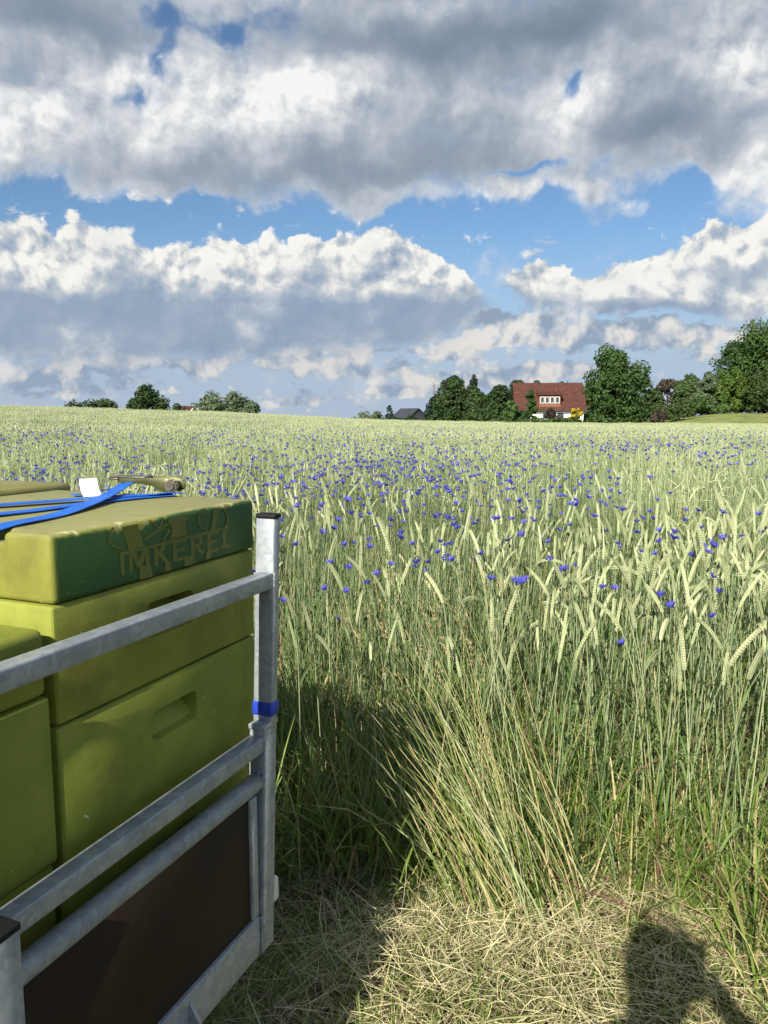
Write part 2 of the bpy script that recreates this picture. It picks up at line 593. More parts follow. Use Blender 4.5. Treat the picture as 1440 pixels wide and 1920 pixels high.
def polar_sheet(name, r0, r1, nr, na, mat, fn=lambda x, y: terrain(x, y), a0=-75, a1=75):
    rs = np.geomspace(r0, r1, nr)
    an = np.radians(np.linspace(a0, a1, na))
    rr, aa = np.meshgrid(rs, an, indexing='ij')
    x, y = rr * np.sin(aa), rr * np.cos(aa)
    z = fn(x, y)
    v = np.stack([x, y, z], -1).reshape(-1, 3)
    f = []
    for i in range(nr - 1):
        for j in range(na - 1):
            q = i * na + j
            f.append((q, q + na, q + na + 1, q + 1))
    me = bpy.data.meshes.new(name)
    me.from_pydata(v.tolist(), [], f)
    me.materials.append(mat)
    me.polygons.foreach_set('use_smooth', [True] * len(f))
    o = link(name, me)
    o['kind'] = 'structure'
    return o


M_soil = noise_mat('soil', (0.055, 0.045, 0.022), (0.14, 0.115, 0.06), scale=3.0, rough=0.9, bump=0.6, bscale=40, spec=0.1, c3=(0.10, 0.115, 0.035))
M_meadow = noise_mat('meadow_grass', (0.10, 0.14, 0.035), (0.22, 0.24, 0.085), scale=0.35, rough=0.9, bump=0.5, bscale=3, spec=0.1, c3=(0.14, 0.19, 0.05), detail=9)
# the near ground also runs behind the viewer
def ground_all():
    rs = np.concatenate([[0.0], np.geomspace(0.4, 107, 70)])
    na = 96
    an = np.linspace(-math.pi, math.pi, na, endpoint=False)
    rr, aa = np.meshgrid(rs, an, indexing='ij')
    x, y = rr * np.sin(aa), rr * np.cos(aa)
    z = terrain(x, y)
    v = np.stack([x, y, z], -1).reshape(-1, 3)
    f = []
    for i in range(len(rs) - 1):
        for j in range(na):
            q, q2 = i * na + j, i * na + (j + 1) % na
            f.append((q, q + na, q2 + na, q2) if i else (q, q + na, q2 + na))
    me = bpy.data.meshes.new('ground')
    me.from_pydata(v.tolist(), [], f)
    me.materials.append(M_soil)
    me.polygons.foreach_set('use_smooth', [True] * len(f))
    o = link('ground', me)
    tag(o, 'brown soil under the rye and the mown strip', kind='structure')
ground_all()
o = polar_sheet('meadow', 107, 2400, 40, 400, M_meadow, a0=-180, a1=179.9)
o['label'] = 'grassy meadow rising beyond the rye to the trees'

# ------------------------------------------------------------------ trailer with beehives
TB = R(22.9)                                   # the trailer points this far to the right of the view axis
CT, ST = math.cos(TB), math.sin(TB)
def H(h): return CAM_H - h                     # heights were measured down from the lens
def tw(v, u, z=0.0): return (u * ST + v * CT, u * CT - v * ST, z)


def galvanised():
    m, nt, p, L = mat_new('galvanised_steel')
    tc = nd(nt, 'ShaderNodeTexCoord')
    v = nd(nt, 'ShaderNodeTexVoronoi', Scale=70.0)
    n0 = nd(nt, 'ShaderNodeTexNoise', Scale=40.0, Detail=3.0)
    L(tc.outputs['Object'], n0.inputs['Vector'])
    wv = mixc(nt, 0.06, tc.outputs['Object'], n0.outputs['Color'], 'ADD')
    L(wv, v.inputs['Vector'])
    sp = nd(nt, 'ShaderNodeSeparateColor'); L(v.outputs['Color'], sp.inputs[0])
    n1 = nd(nt, 'ShaderNodeTexNoise', Scale=14.0, Detail=6.0); L(tc.outputs['Object'], n1.inputs['Vector'])
    f = X(nt, sp.outputs[0]) * 0.45 + X(nt, n1.outputs['Fac']) * 0.75 - 0.1
    L(rampn(nt, f.clamp().v, [(0.1, (0.20, 0.232, 0.265)), (0.5, (0.29, 0.325, 0.36)), (0.9, (0.40, 0.435, 0.47))]), p.inputs['Base Color'])
    p.inputs['Metallic'].default_value = 0.25
    rr = X(nt, sp.outputs[1]) * 0.2 + 0.38
    L(rr.v, p.inputs['Roughness'])
    b = nd(nt, 'ShaderNodeBump', Strength=0.12, Distance=0.004); L(n0.outputs['Fac'], b.inputs['Height']); L(b.outputs[0], p.inputs['Normal'])
    return m


def wsp_in(nt, tc):
    n = nd(nt, 'ShaderNodeTexNoise', Scale=30.0, Detail=3.0)
    nt.links.new(tc.outputs['Object'], n.inputs['Vector'])
    return mixc(nt, 0.10, tc.outputs['Object'], n.outputs['Color'], 'ADD')


def foam(name, c1, c2, c3, scuff=0.62, rough=0.62):
    """painted foam: tiny beads, patchy paint, a few pale scuffs where the paint is chipped"""
    m, nt, p, L = mat_new(name)
    tc = nd(nt, 'ShaderNodeTexCoord')
    n = nd(nt, 'ShaderNodeTexNoise', Scale=7.0, Detail=8.0, Roughness=0.6); L(tc.outputs['Object'], n.inputs['Vector'])
    col = rampn(nt, n.outputs['Fac'], [(0.36, c1), (0.5, c2), (0.62, c3)])
    ns = nd(nt, 'ShaderNodeTexNoise', Scale=26.0, Detail=5.0, Roughness=0.62)
    mp = nd(nt, 'ShaderNodeMapping', Location=(3, 1, 7)); L(tc.outputs['Object'], mp.inputs[0]); L(mp.outputs[0], ns.inputs['Vector'])
    col = mixc(nt, (X(nt, ns.outputs['Fac']).smooth(scuff + 0.09, scuff + 0.13) * 0.75).v, col, (0.52, 0.50, 0.24))
    nd2 = nd(nt, 'ShaderNodeTexNoise', Scale=3.0, Detail=9.0, Roughness=0.7)
    mp2 = nd(nt, 'ShaderNodeMapping', Location=(9, 4, 1)); L(tc.outputs['Object'], mp2.inputs[0]); L(mp2.outputs[0], nd2.inputs['Vector'])
    col = mixc(nt, (X(nt, nd2.outputs['Fac']).smooth(0.52, 0.68) * 0.42).v, col, (0.07, 0.06, 0.02))
    vsp = nd(nt, 'ShaderNodeTexVoronoi', Scale=13.0)
    L(wsp_in(nt, tc), vsp.inputs['Vector'])
    col = mixc(nt, (X(nt, vsp.outputs['Distance']).smooth(0.05, 0.03) * 0.8).v, col, (0.60, 0.60, 0.48))
    L(col, p.inputs['Base Color'])
    p.inputs['Roughness'].default_value = rough
    p.inputs['Specular IOR Level'].default_value = 0.35
    v = nd(nt, 'ShaderNodeTexVoronoi', Scale=260.0); L(tc.outputs['Object'], v.inputs['Vector'])
    h = X(nt, v.outputs['Distance']) * 0.9 + X(nt, n.outputs['Fac']) * 0.4
    b = nd(nt, 'ShaderNodeBump', Strength=0.08, Distance=0.0025); L(h.v, b.inputs['Height']); L(b.outputs[0], p.inputs['Normal'])
    return m


M_galv = galvanised()
M_black = noise_mat('black_plastic', (0.006, 0.0065, 0.008), (0.014, 0.015, 0.018), scale=30, rough=0.6, bump=0.1, spec=0.2)
M_ply = noise_mat('brown_film_plywood', (0.026, 0.0175, 0.0105), (0.040, 0.0265, 0.0155), scale=5, rough=0.75, bump=0.05, bscale=200, spec=0.2)
M_floor = noise_mat('floor_plywood', (0.10, 0.07, 0.04), (0.2, 0.14, 0.085), scale=6, rough=0.7, bump=0.2)
M_tape = noise_mat('blue_tape', (0.012, 0.035, 0.33), (0.02, 0.06, 0.45), scale=60, rough=0.5)
M_lens = noise_mat('clear_lens', (0.62, 0.62, 0.62), (0.75, 0.75, 0.76), scale=90, rough=0.15, bump=0.3, bscale=300)
M_rubber = noise_mat('tyre_rubber', (0.012, 0.012, 0.012), (0.03, 0.03, 0.03), scale=20, rough=0.85, bump=0.4, bscale=80)

trailer = empty('trailer', (0, 0, 0), -TB, 'galvanised steel trailer with brown plywood side panel carrying green beehives', 'trailer')
VR = -0.739
def bar(name, v0, v1, u0, u1, h_top, h_bot, mat=None, bev=0.003, parent=None):
    b = MB(); b.box(v0, v1, u0, u1, H(h_bot), H(h_top))
    return b.build(name, mat or M_galv, parent or trailer, bevel=bev)

bar('rail', VR - 0.030, VR, -1.35, 1.2235, 0.290, 0.3195)
bar('rail', VR - 0.032, VR - 0.001, -1.35, 1.1775, 0.594, 0.6235)
b = MB(); b.tube([(VR - 0.0165, -1.35, H(0.6815)), (VR - 0.0165, 1.178, H(0.6815))], 0.0172, 14)
b.build('rounded_rail', M_galv, trailer, smooth=True)
bar('bottom_beam', VR - 0.045, VR - 0.002, -1.35, 1.1535, 0.938, 1.015)
bar('panel_frame', VR - 0.028, VR - 0.004, 1.1325, 1.1545, 0.699, 0.9375)
bar('side_panel', VR - 0.022, VR - 0.010, 0.55, 1.1335, 0.6965, 0.9385, M_ply, 0.001)
bar('side_panel', VR - 0.022, VR - 0.010, -1.3, 0.535, 0.6965, 0.9385, M_ply, 0.001)
# corner post leaning slightly out, with a flat stake standing in it
def lean(u_bot, u_top, hb, ht, wu, v0, v1, name, mat):
    b = MB(); b.box(v0, v1, 0, wu, H(hb), H(ht))
    b.v = [(x, y + (u_bot if z < H(hb) + 1e-4 else u_top), z) for x, y, z in b.v]
    return b.build(name, mat, trailer, bevel=0.003)
post = lean(1.155, 1.180, 1.018, 0.583, 0.042, -0.774, VR, 'corner_post', M_galv)
stake = lean(1.198, 1.2245, 0.60, 0.190, 0.0235, -0.7785, VR + 0.0006, 'stake', M_galv)
cap = lean(1.2240, 1.2245, 0.190, 0.181, 0.0255, -0.7800, VR + 0.0020, 'stake_cap', M_black)
lean(1.1985, 1.2003, 0.564, 0.537, 0.0285, -0.7802, VR + 0.0024, 'tape_band', M_tape)
bar('stake_socket', -0.7735, VR + 0.0005, 1.176, 1.2255, 0.573, 0.5825, bev=0.001)
# short near post with its black cap
bar('short_post', VR - 0.003, -0.6985, 0.5445, 0.5875, 0.579, 1.06)
bar('post_cap', VR - 0.004, -0.6975, 0.5435, 0.5885, 0.572, 0.5815, M_black, 0.0025)
# weld beads where rails meet the posts
def weld(p0, p1, n=9, r=0.0032, seed=0):
    g = np.random.default_rng(seed)
    b = MB()
    pts = [Vector(p0).lerp(Vector(p1), k / (n - 1)) for k in range(n)]
    b.tube(pts, [r * g.uniform(0.7, 1.25) for _ in pts], 7)
    b.build('weld_bead', M_galv, trailer, smooth=True)
weld((VR - 0.001, 1.2225, H(0.290)), (VR - 0.001, 1.2205, H(0.3195)), seed=1)
weld((VR - 0.029, 1.2225, H(0.2895)), (VR - 0.002, 1.2225, H(0.2895)), seed=2)
weld((VR - 0.002, 1.1775, H(0.594)), (VR - 0.002, 1.176, H(0.6235)), seed=3)
weld((VR - 0.002, 1.1745, H(0.666)), (VR - 0.002, 1.172, H(0.699)), seed=4)
weld((VR - 0.001, 1.1555, H(0.94)), (VR - 0.001, 1.1545, H(1.013)), n=14, seed=5)
weld((VR - 0.001, 0.5895, H(0.60)), (VR - 0.001, 0.5895, H(0.70)), n=14, seed=6)
# gusset on the bottom beam
b = MB(); b.prism([(VR - 0.001, 0.925), (VR + 0.055, 0.925), (VR - 0.001, 0.975)], 0, 1)
b = MB(); b.add([(VR - 0.001, 0.935, H(0.955)), (VR + 0.045, 0.935, H(1.03)), (VR - 0.001, 0.935, H(1.08)), (VR - 0.001, 0.941, H(0.955)), (VR + 0.045, 0.941, H(1.03)), (VR - 0.001, 0.941, H(1.08))],
                [(2, 1, 0), (3, 4, 5), (0, 1, 4, 3), (1, 2, 5, 4), (2, 0, 3, 5)])
b.build('gusset', M_galv, trailer)
b = MB(); b.tube([(VR + 0.003, 0.90, H(0.985)), (VR + 0.02, 0.90, H(0.995)), (VR + 0.028, 0.90, H(1.03)), (VR + 0.02, 0.90, H(1.06))], 0.005, 8)
b.build('lashing_hook', M_galv, trailer, smooth=True)
# marker light on the tail
b = MB(); b.box(-0.79, -0.748, 1.1985, 1.236, H(0.955), H(0.905))
b.build('marker_light', M_lens, trailer, bevel=0.006, seg=3)
# bed, the other sides and running gear
bar('floor_board', -2.02, VR - 0.046, -1.35, 1.15, 0.930, 0.948, M_floor, 0.002)
bar('cross_beam', -2.02, VR - 0.046, 1.06, 1.10, 0.950, 1.01)
bar('cross_beam', -2.02, VR - 0.046, -0.2, -0.16, 0.950, 1.01)
bar('bottom_beam', -2.065, -2.021, -1.35, 1.1535, 0.938, 1.015)
bar('side_panel', -2.05, -2.038, -1.3, 1.13, 0.6965, 0.9375, M_ply, 0.001)
bar('rail', -2.060, -2.030, -1.35, 1.178, 0.594, 0.6235)
bar('corner_post', -2.065, -2.021, 1.155, 1.198, 0.583, 1.018)
bar('axle', -2.0, -0.80, -0.43, -0.37, 1.13, 1.18)
for vc in (-0.70, -2.10):
    b = MB()
    sg = 28
    prof = [(0.10, 0.17), (0.28, 0.165), (0.300, 0.13), (0.305, 0.085), (0.305, -0.0), (0.28, -0.02), (0.10, -0.02)]
    for k in range(sg):
        for r_, w_ in prof:
            a = 2 * math.pi * k / sg
            b.v.append((vc - w_ if vc > -1.5 else vc + w_, -0.40 + r_ * math.sin(a), 0.335 + r_ * math.cos(a)))
    n = len(prof)
    for k in range(sg):
        for j in range(n - 1):
            b.f.append((k * n + j, ((k + 1) % sg) * n + j, ((k + 1) % sg) * n + j + 1, k * n + j + 1)); b.m.append(0)
    wl = b.build('wheel', M_rubber, trailer, smooth=True)
    b = MB(); b.tube([(vc - 0.15 if vc > -1.5 else vc + 0.15, -0.40, 0.335), (vc + 0.005 if vc > -1.5 else vc - 0.005, -0.40, 0.335)], 0.15, 24)
    b.build('rim', M_galv, wl)
bar('drawbar', -1.44, -1.36, -2.4, -1.352, 0.97, 1.03)

# ---- hives
OL = foam('olive_foam_paint', (0.18, 0.208, 0.029), (0.218, 0.246, 0.036), (0.255, 0.28, 0.047))
OL2 = foam('olive_foam_paint_dark', (0.178, 0.222, 0.028), (0.212, 0.258, 0.036), (0.25, 0.288, 0.044))
OLG = foam('green_foam_paint', (0.15, 0.21, 0.022), (0.19, 0.25, 0.028), (0.23, 0.28, 0.036))
LIDT = foam('olive_lid_paint', (0.19, 0.185, 0.05), (0.22, 0.21, 0.065), (0.25, 0.235, 0.085), scuff=0.55)
STEN = foam('stencil_olive', (0.105, 0.125, 0.02), (0.13, 0.148, 0.025), (0.155, 0.17, 0.03), scuff=0.75)


def lid_material():
    """olive lid whose long side was sprayed dark green"""
    m = foam('green_sprayed_lid', (0.17, 0.18, 0.03), (0.21, 0.215, 0.038), (0.245, 0.245, 0.052), scuff=0.56)
    nt = m.node_tree
    p = nt.nodes['Principled BSDF']
    old = p.inputs['Base Color'].links[0].from_socket
    tc = nd(nt, 'ShaderNodeTexCoord')
    sp = nd(nt, 'ShaderNodeSeparateXYZ'); nt.links.new(tc.outputs['Object'], sp.inputs[0])
    n = nd(nt, 'ShaderNodeTexNoise', Scale=9.0, Detail=5.0); nt.links.new(tc.outputs['Object'], n.inputs['Vector'])
    n2 = nd(nt, 'ShaderNodeTexNoise', Scale=60.0, Detail=4.0); nt.links.new(tc.outputs['Object'], n2.inputs['Vector'])
    w = (X(nt, n.outputs['Fac']) - 0.5) * 0.05 + (X(nt, n2.outputs['Fac']) - 0.5) * 0.012
    fx = (X(nt, sp.outputs[0]) + w * 0.25).smooth(-0.010, -0.003)
    fz = (X(nt, sp.outputs[2]) + w).smooth(0.0945, 0.0885)
    fy = (X(nt, sp.outputs[1]) + w * 0.3).smooth(0.002, 0.012)
    g = mixc(nt, n.outputs['Fac'], (0.024, 0.075, 0.018), (0.036, 0.104, 0.027))
    ge = nd(nt, 'ShaderNodeNewGeometry')
    sg = nd(nt, 'ShaderNodeSeparateXYZ'); nt.links.new(ge.outputs['Normal'], sg.inputs[0])
    up_ = X(nt, sg.outputs[2]).smooth(0.55, 0.95) * (0.45 + 0.6 * X(nt, n.outputs['Fac']))
    old = mixc(nt, up_.v, old, (0.26, 0.255, 0.105))          # weathered, dusty top
    chip = X(nt, n2.outputs['Fac']).smooth(0.70, 0.73)
    n3 = nd(nt, 'ShaderNodeTexNoise', Scale=34.0, Detail=6.0, Roughness=0.65); nt.links.new(tc.outputs['Object'], n3.inputs['Vector'])
    stain = X(nt, n3.outputs['Fac']).smooth(0.52, 0.70) * up_
    old = mixc(nt, (stain * 0.45).v, old, (0.11, 0.09, 0.04))
    rim = (X(nt, sp.outputs[2]) + w * 0.3).smooth(0.0875, 0.0925) * (X(nt, sp.outputs[0])).smooth(-0.022, -0.008)
    nt.links.new(mixc(nt, (fx * fz * fy * (1.0 - chip * 0.8)).v, mixc(nt, (rim * X(nt, n3.outputs['Fac']).smooth(0.55, 0.62) * 0.8).v, old, (0.55, 0.53, 0.30)), g), p.inputs['Base Color'])
    return m


LIDG = lid_material()


def rounded_box(name, x0, x1, y0, y1, z0, z1, mat, parent, bev=0.010, warp=0.0015, seed=0):
    """a foam box, edges rounded, faces very slightly uneven"""
    bm = bmesh.new()
    b = MB(); b.box(x0, x1, y0, y1, z0, z1)
    me = b.mesh(name, mat)
    bm.from_mesh(me)
    bmesh.ops.bevel(bm, geom=bm.edges[:], offset=bev, segments=3, profile=0.5, affect='EDGES')
    bm.to_mesh(me); bm.free()
    me.polygons.foreach_set('use_smooth', [True] * len(me.polygons))
    me.set_sharp_from_angle(angle=R(60))
    return link(name, me, parent)


def hive_box(name, W, D, z0, z1, mat, parent, handle=None, off=(0, 0)):
    """box with a real hand-hold sunk into its +X side; local x from -W to 0, y from 0 to D"""
    x0, x1, y0, y1 = -W + off[0], off[0], off[1], D + off[1]
    b = MB()
    bm = bmesh.new()
    b.box(x0, x1, y0, y1, z0, z1)
    me = b.mesh(name, mat)
    bm.from_mesh(me)
    bmesh.ops.bevel(bm, geom=bm.edges[:], offset=0.006, segments=3, profile=0.5, affect='EDGES')
    if handle:
        hy0, hy1, hz0, hz1, dep = handle
        hy0 += y0; hy1 += y0; hz0 += z0; hz1 += z0
        f = max((q for q in bm.faces if q.normal.x > 0.99), key=lambda q: q.calc_area())
        lo = [v for v in f.verts]
        ring = []
        rr = 0.012
        for cx_, cz_, a0 in ((hy1 - rr, hz1 - rr, 0), (hy0 + rr, hz1 - rr, 90), (hy0 + rr, hz0 + rr, 180), (hy1 - rr, hz0 + rr, 270)):
            for k in range(4):
                a = R(a0 + 30 * k)
                ring.append((cx_ + rr * math.cos(a), cz_ + rr * math.sin(a)))
        bmesh.ops.delete(bm, geom=[f], context='FACES_ONLY')
        vr = [bm.verts.new((x1, y, z)) for y, z in ring]
        cy_, cz_ = (hy0 + hy1) / 2, (hz0 + hz1) / 2
        vi = [bm.verts.new((x1 - dep * (1.0 if z > cz_ else 0.35), cy_ + (y - cy_) * 0.93, cz_ + (z - cz_) * 0.86)) for y, z in ring]
        n = len(vr)
        for i in range(n):
            bm.faces.new((vr[i], vr[(i + 1) % n], vi[(i + 1) % n], vi[i]))
        bm.faces.new(vi)
        # outer frame: fan each ring segment to the nearest outer corner
        cn = {q: min(lo, key=lambda v: (v.co.y - q[0]) ** 2 + (v.co.z - q[1]) ** 2) for q in ((y1, z1), (y0, z1), (y0, z0), (y1, z0))}
        order = [cn[(y1, z1)], cn[(y0, z1)], cn[(y0, z0)], cn[(y1, z0)]]
        for c in range(4):
            for k in range(3):
                bm.faces.new((order[c], vr[(4 * c + k + 1) % n], vr[4 * c + k]))
            bm.faces.new((order[c], order[(c + 1) % 4], vr[(4 * c + 4) % n], vr[4 * c + 3]))
        bmesh.ops.recalc_face_normals(bm, faces=bm.faces[:])
    bm.to_mesh(me); bm.free()
    me.polygons.foreach_set('use_smooth', [True] * len(me.polygons))
    me.set_sharp_from_angle(angle=R(28))
    return link(name, me, parent)


HH = (0.19, 0.309, None, None, 0.022)
def hnd(height, dep=0.038):
    return (0.190, 0.309, height - 0.096, height - 0.046, dep)

def notched_lid(parent, W, D, z0, z1, mat):
    """foam lid: its top layer stands back at the front edge where the strap runs over"""
    zc = z1 - 0.016
    me = None
    bm = bmesh.new()
    pts = [(0, 0), (0, D), (-W, D), (-W, 0), (-0.41, 0), (-0.41, 0.03), (-0.088, 0.03), (-0.088, 0)]
    lowr = [(0, 0), (0, D), (-W, D), (-W, 0), (-0.41, 0), (-0.088, 0)]
    vb = [bm.verts.new((x, y, z0)) for x, y in lowr]
    vm = [bm.verts.new((x, y, zc)) for x, y in lowr]
    vt = {}
    top = [bm.verts.new((x, y, z1)) for x, y in pts]
    n5, n6 = bm.verts.new((-0.41, 0.03, zc)), bm.verts.new((-0.088, 0.03, zc))
    bm.faces.new(vb)
    for i in range(6):
        bm.faces.new((vb[i], vb[(i + 1) % 6], vm[(i + 1) % 6], vm[i]))
    bm.faces.new(top)
    bm.faces.new((vm[0], vm[1], top[1], top[0])); bm.faces.new((vm[1], vm[2], top[2], top[1])); bm.faces.new((vm[2], vm[3], top[3], top[2]))
    bm.faces.new((vm[3], vm[4], top[4], top[3])); bm.faces.new((vm[5], vm[0], top[0], top[7]))
    bm.faces.new((vm[4], n5, top[5], top[4])); bm.faces.new((n5, n6, top[6], top[5])); bm.faces.new((n6, vm[5], top[7], top[6]))
    bm.faces.new((vm[4], vm[5], n6, n5))
    bmesh.ops.recalc_face_normals(bm, faces=bm.faces[:])
    bmesh.ops.dissolve_limit(bm, angle_limit=0.01, verts=bm.verts[:], edges=bm.edges[:])
    es = [e for e in bm.edges if e.calc_face_angle(0) > 0.5]
    bmesh.ops.bevel(bm, geom=es, offset=0.0095, segments=4, profile=0.5, affect='EDGES', clamp_overlap=True)
    me = bpy.data.meshes.new('lid')
    bm.to_mesh(me); bm.free()
    me.materials.append(mat)
    me.polygons.foreach_set('use_smooth', [True] * len(me.polygons))
    me.set_sharp_from_angle(angle=R(60))
    return link('lid', me, parent)


# main stack
VB = -0.806
hive = empty('beehive', tw(VB, 0.762, H(0.930)), -TB, 'tallest olive foam beehive, lettered dark green lid side, blue strap on top', 'beehive', 'beehives on the trailer')
def hz(h): return 0.930 - h
W = D = 0.5
lid = notched_lid(hive, W, D, hz(0.2545), hz(0.159), LIDG)
# the lid's own zero sits at its lower edge, so that the spray line follows it
for v in lid.data.vertices:
    v.co.z -= hz(0.2545)
lid.location.z = hz(0.2545)
hive_box('honey_super', W, D, hz(0.4245), hz(0.2560), OL, hive, (0.190, 0.309, 0.1685 - 0.096, 0.1685 - 0.038, 0.05), off=(-0.001, -0.003))
hive_box('brood_box', W, D, hz(0.6525), hz(0.4265), OL2, hive, hnd(0.226), off=(0.001, -0.006))
hive_box('brood_box', W, D, hz(0.8795), hz(0.6545), OLG, hive, hnd(0.225), off=(-0.001, -0.012))
b = MB(); b.box(-W + 0.01, -0.006, 0.0, D - 0.01, 0.0, hz(0.881))
b.build('hive_floor', OL2, hive, bevel=0.004)

# lettering sprayed through a stencil: strokes measured on the lid's side (pixels of an enlarged view)
def lid_pt(cx, cy):
    d = ray_dir(180 + cx / 4.5, 920 + cy / 4.5)
    vv = d.x * CT - d.y * ST
    t = VB / vv
    uu = (d.x * ST + d.y * CT) * t
    return uu - 0.762, (-d.z) * t         # along the lid, below the lens

def strokes(polys, name, mat, parent, xo):
    b = MB()
    k = 0
    for poly in polys:
        pts = [lid_pt(*q) for q in poly]
        z = [0.2545 - h for _, h in pts]
        xx = xo + 0.00002 * k
        k += 1
        b.add([(xx, p[0], zz) for p, zz in zip(pts, z)], [tuple(range(len(pts)))])
    me = b.mesh(name, mat)
    bm = bmesh.new(); bm.from_mesh(me)
    bmesh.ops.triangulate(bm, faces=bm.faces[:])
    for f in bm.faces:
        if f.normal.x < 0:
            f.normal_flip()
    bm.to_mesh(me); bm.free()
    return link(name, me, parent)

def q4(x0, y0, x1, y1, w, w2=None):        # a stroke from one point to another, w wide
    w2 = w if w2 is None else w2
    dx, dy = x1 - x0, y1 - y0
    l = math.hypot(dx, dy)
    nx, ny = -dy / l, dx / l
    return [(x0 + nx * w / 2, y0 + ny * w / 2), (x1 + nx * w2 / 2, y1 + ny * w2 / 2), (x1 - nx * w2 / 2, y1 - ny * w2 / 2), (x0 - nx * w / 2, y0 - ny * w / 2)]

def arc(cx, cy, rx, ry, a0, a1, w, n=10):
    o = []
    for k in range(n):
        p = [(cx + rx * math.cos(R(a0 + (a1 - a0) * q / n)), cy - ry * math.sin(R(a0 + (a1 - a0) * q / n))) for q in (k, k + 1)]
        o.append(q4(*p[0], *p[1], w))
    return o

letters = {
    'letter_i': [q4(214, 516, 226, 714, 34)],
    'letter_m': [q4(290, 490, 296, 694, 32), q4(300, 486, 366, 640, 40), q4(420, 470, 366, 640, 40), q4(428, 468, 436, 664, 34)],
    'letter_k': [q4(500, 452, 508, 640, 32), q4(592, 430, 512, 560, 32), q4(530, 520, 612, 618, 36)],
    'letter_e': [q4(662, 420, 668, 592, 32), q4(662, 434, 760, 412, 28), q4(662, 508, 748, 488, 26), q4(664, 584, 764, 562, 28)],
    'letter_r': [q4(808, 384, 816, 556, 32), q4(808, 398, 868, 386, 28), q4(878, 386, 882, 452, 28), q4(810, 470, 872, 456, 26), q4(836, 462, 902, 534, 32)],
    'letter_e_': [q4(948, 352, 954, 524, 30), q4(948, 366, 1030, 346, 26), q4(948, 440, 1022, 422, 24), q4(950, 514, 1034, 494, 26)],
    'letter_i_': [q4(1076, 326, 1084, 474, 28), q4(1052, 480, 1130, 462, 20)],
}
for nm, pl in letters.items():
    strokes(pl, nm.strip('_'), STEN, lid, 0.0005)
orn = [
    [(200, 524), (1118, 296), (1122, 320), (204, 548)],
    [(215, 308), (345, 280), (400, 470), (270, 500)], [(600, 245), (790, 200), (745, 280), (770, 372), (620, 410), (640, 330)],
    [(985, 150), (1032, 140), (1008, 322), (962, 332)],
    [(360, 640), (452, 618), (478, 724), (366, 752)], [(580, 610), (626, 596), (634, 668), (572, 686)], [(738, 560), (810, 546), (836, 612), (746, 640)], [(924, 520), (972, 510), (962, 570), (916, 584)],
]
orn += arc(200, 392, 100, 92, 120, 270, 16) + arc(905, 240, 45, 85, 60, 300, 12) + arc(1040, 240, 66, 92, -75, 75, 14)
orn += [q4(404, 412, 520, 330, 20), q4(440, 250, 530, 316, 14), q4(530, 316, 560, 232, 14), q4(520, 330, 620, 262, 16), q4(560, 420, 610, 330, 18)]
strokes(orn, 'stencil_emblem', STEN, lid, 0.0010)

# the nearer, lower stack
h2 = empty('beehive', tw(-0.803, 0.240, H(0.930)), -TB, 'lower olive beehive cut off by the left edge, near the short post', 'beehive', 'beehives on the trailer')
rounded_box('lid', -0.5, 0.0, 0, 0.502, hz(0.3725), hz(0.280), OL, h2, bev=0.011)
hive_box('brood_box', 0.5, 0.5, hz(0.6095), hz(0.374), OL2, h2, hnd(0.2355), off=(0.002, 0.003))
hive_box('brood_box', 0.5, 0.5, hz(0.8415), hz(0.6115), OLG, h2, hnd(0.23), off=(-0.002, -0.002))
b = MB(); b.box(-0.49, -0.006, 0.0, 0.49, 0.0, hz(0.843)); b.build('hive_floor', OL2, h2, bevel=0.004)
# the stack behind it, only its lid shows
h3 = empty('beehive', tw(-1.335, 0.835, H(0.930)), -TB, 'beehive in the back row, only its olive lid showing behind the strap', 'beehive', 'beehives on the trailer')
rounded_box('lid', -0.5, 0.0, 0, 0.5, hz(0.2445), hz(0.150), LIDT, h3, bev=0.012)
hive_box('honey_super', 0.5, 0.5, hz(0.4145), hz(0.2460), OL, h3, hnd(0.1685))
hive_box('brood_box', 0.5, 0.5, hz(0.6435), hz(0.4160), OL2, h3, hnd(0.226))
hive_box('brood_box', 0.5, 0.5, hz(0.8700), hz(0.6450), OL2, h3, hnd(0.225))
b = MB(); b.box(-0.49, -0.006, 0.0, 0.49, 0.0, hz(0.8715)); b.build('hive_floor', OL2, h3, bevel=0.004)

# ---- ratchet strap on the main lid (coordinates: across v, along u, height above the lid)
def strap_mat():
    m, nt, p, L = mat_new('blue_webbing')
    tc = nd(nt, 'ShaderNodeTexCoord')
    wv = nd(nt, 'ShaderNodeTexWave', Scale=180.0, Distortion=1.0); L(tc.outputs['Object'], wv.inputs['Vector'])
    n = nd(nt, 'ShaderNodeTexNoise', Scale=12.0, Detail=4.0); L(tc.outputs['Object'], n.inputs['Vector'])
    L(rampn(nt, n.outputs['Fac'], [(0.3, (0.004, 0.085, 0.46)), (0.7, (0.008, 0.14, 0.62))]), p.inputs['Base Color'])
    p.inputs['Roughness'].default_value = 0.55
    b_ = nd(nt, 'ShaderNodeBump', Strength=0.25, Distance=0.001); L(wv.outputs['Fac'], b_.inputs['Height']); L(b_.outputs[0], p.inputs['Normal'])
    return m
M_strap = strap_mat()
M_zinc = noise_mat('yellow_zinc_steel', (0.075, 0.08, 0.032), (0.125, 0.13, 0.058), scale=40, rough=0.48, metal=0.4, bump=0.05)
M_dzinc = noise_mat('worn_zinc_steel', (0.11, 0.10, 0.075), (0.22, 0.205, 0.165), scale=50, rough=0.4, metal=0.7)
M_label = noise_mat('white_cloth_label', (0.74, 0.72, 0.72), (0.82, 0.81, 0.82), scale=20, rough=0.8)
nt_ = M_label.node_tree
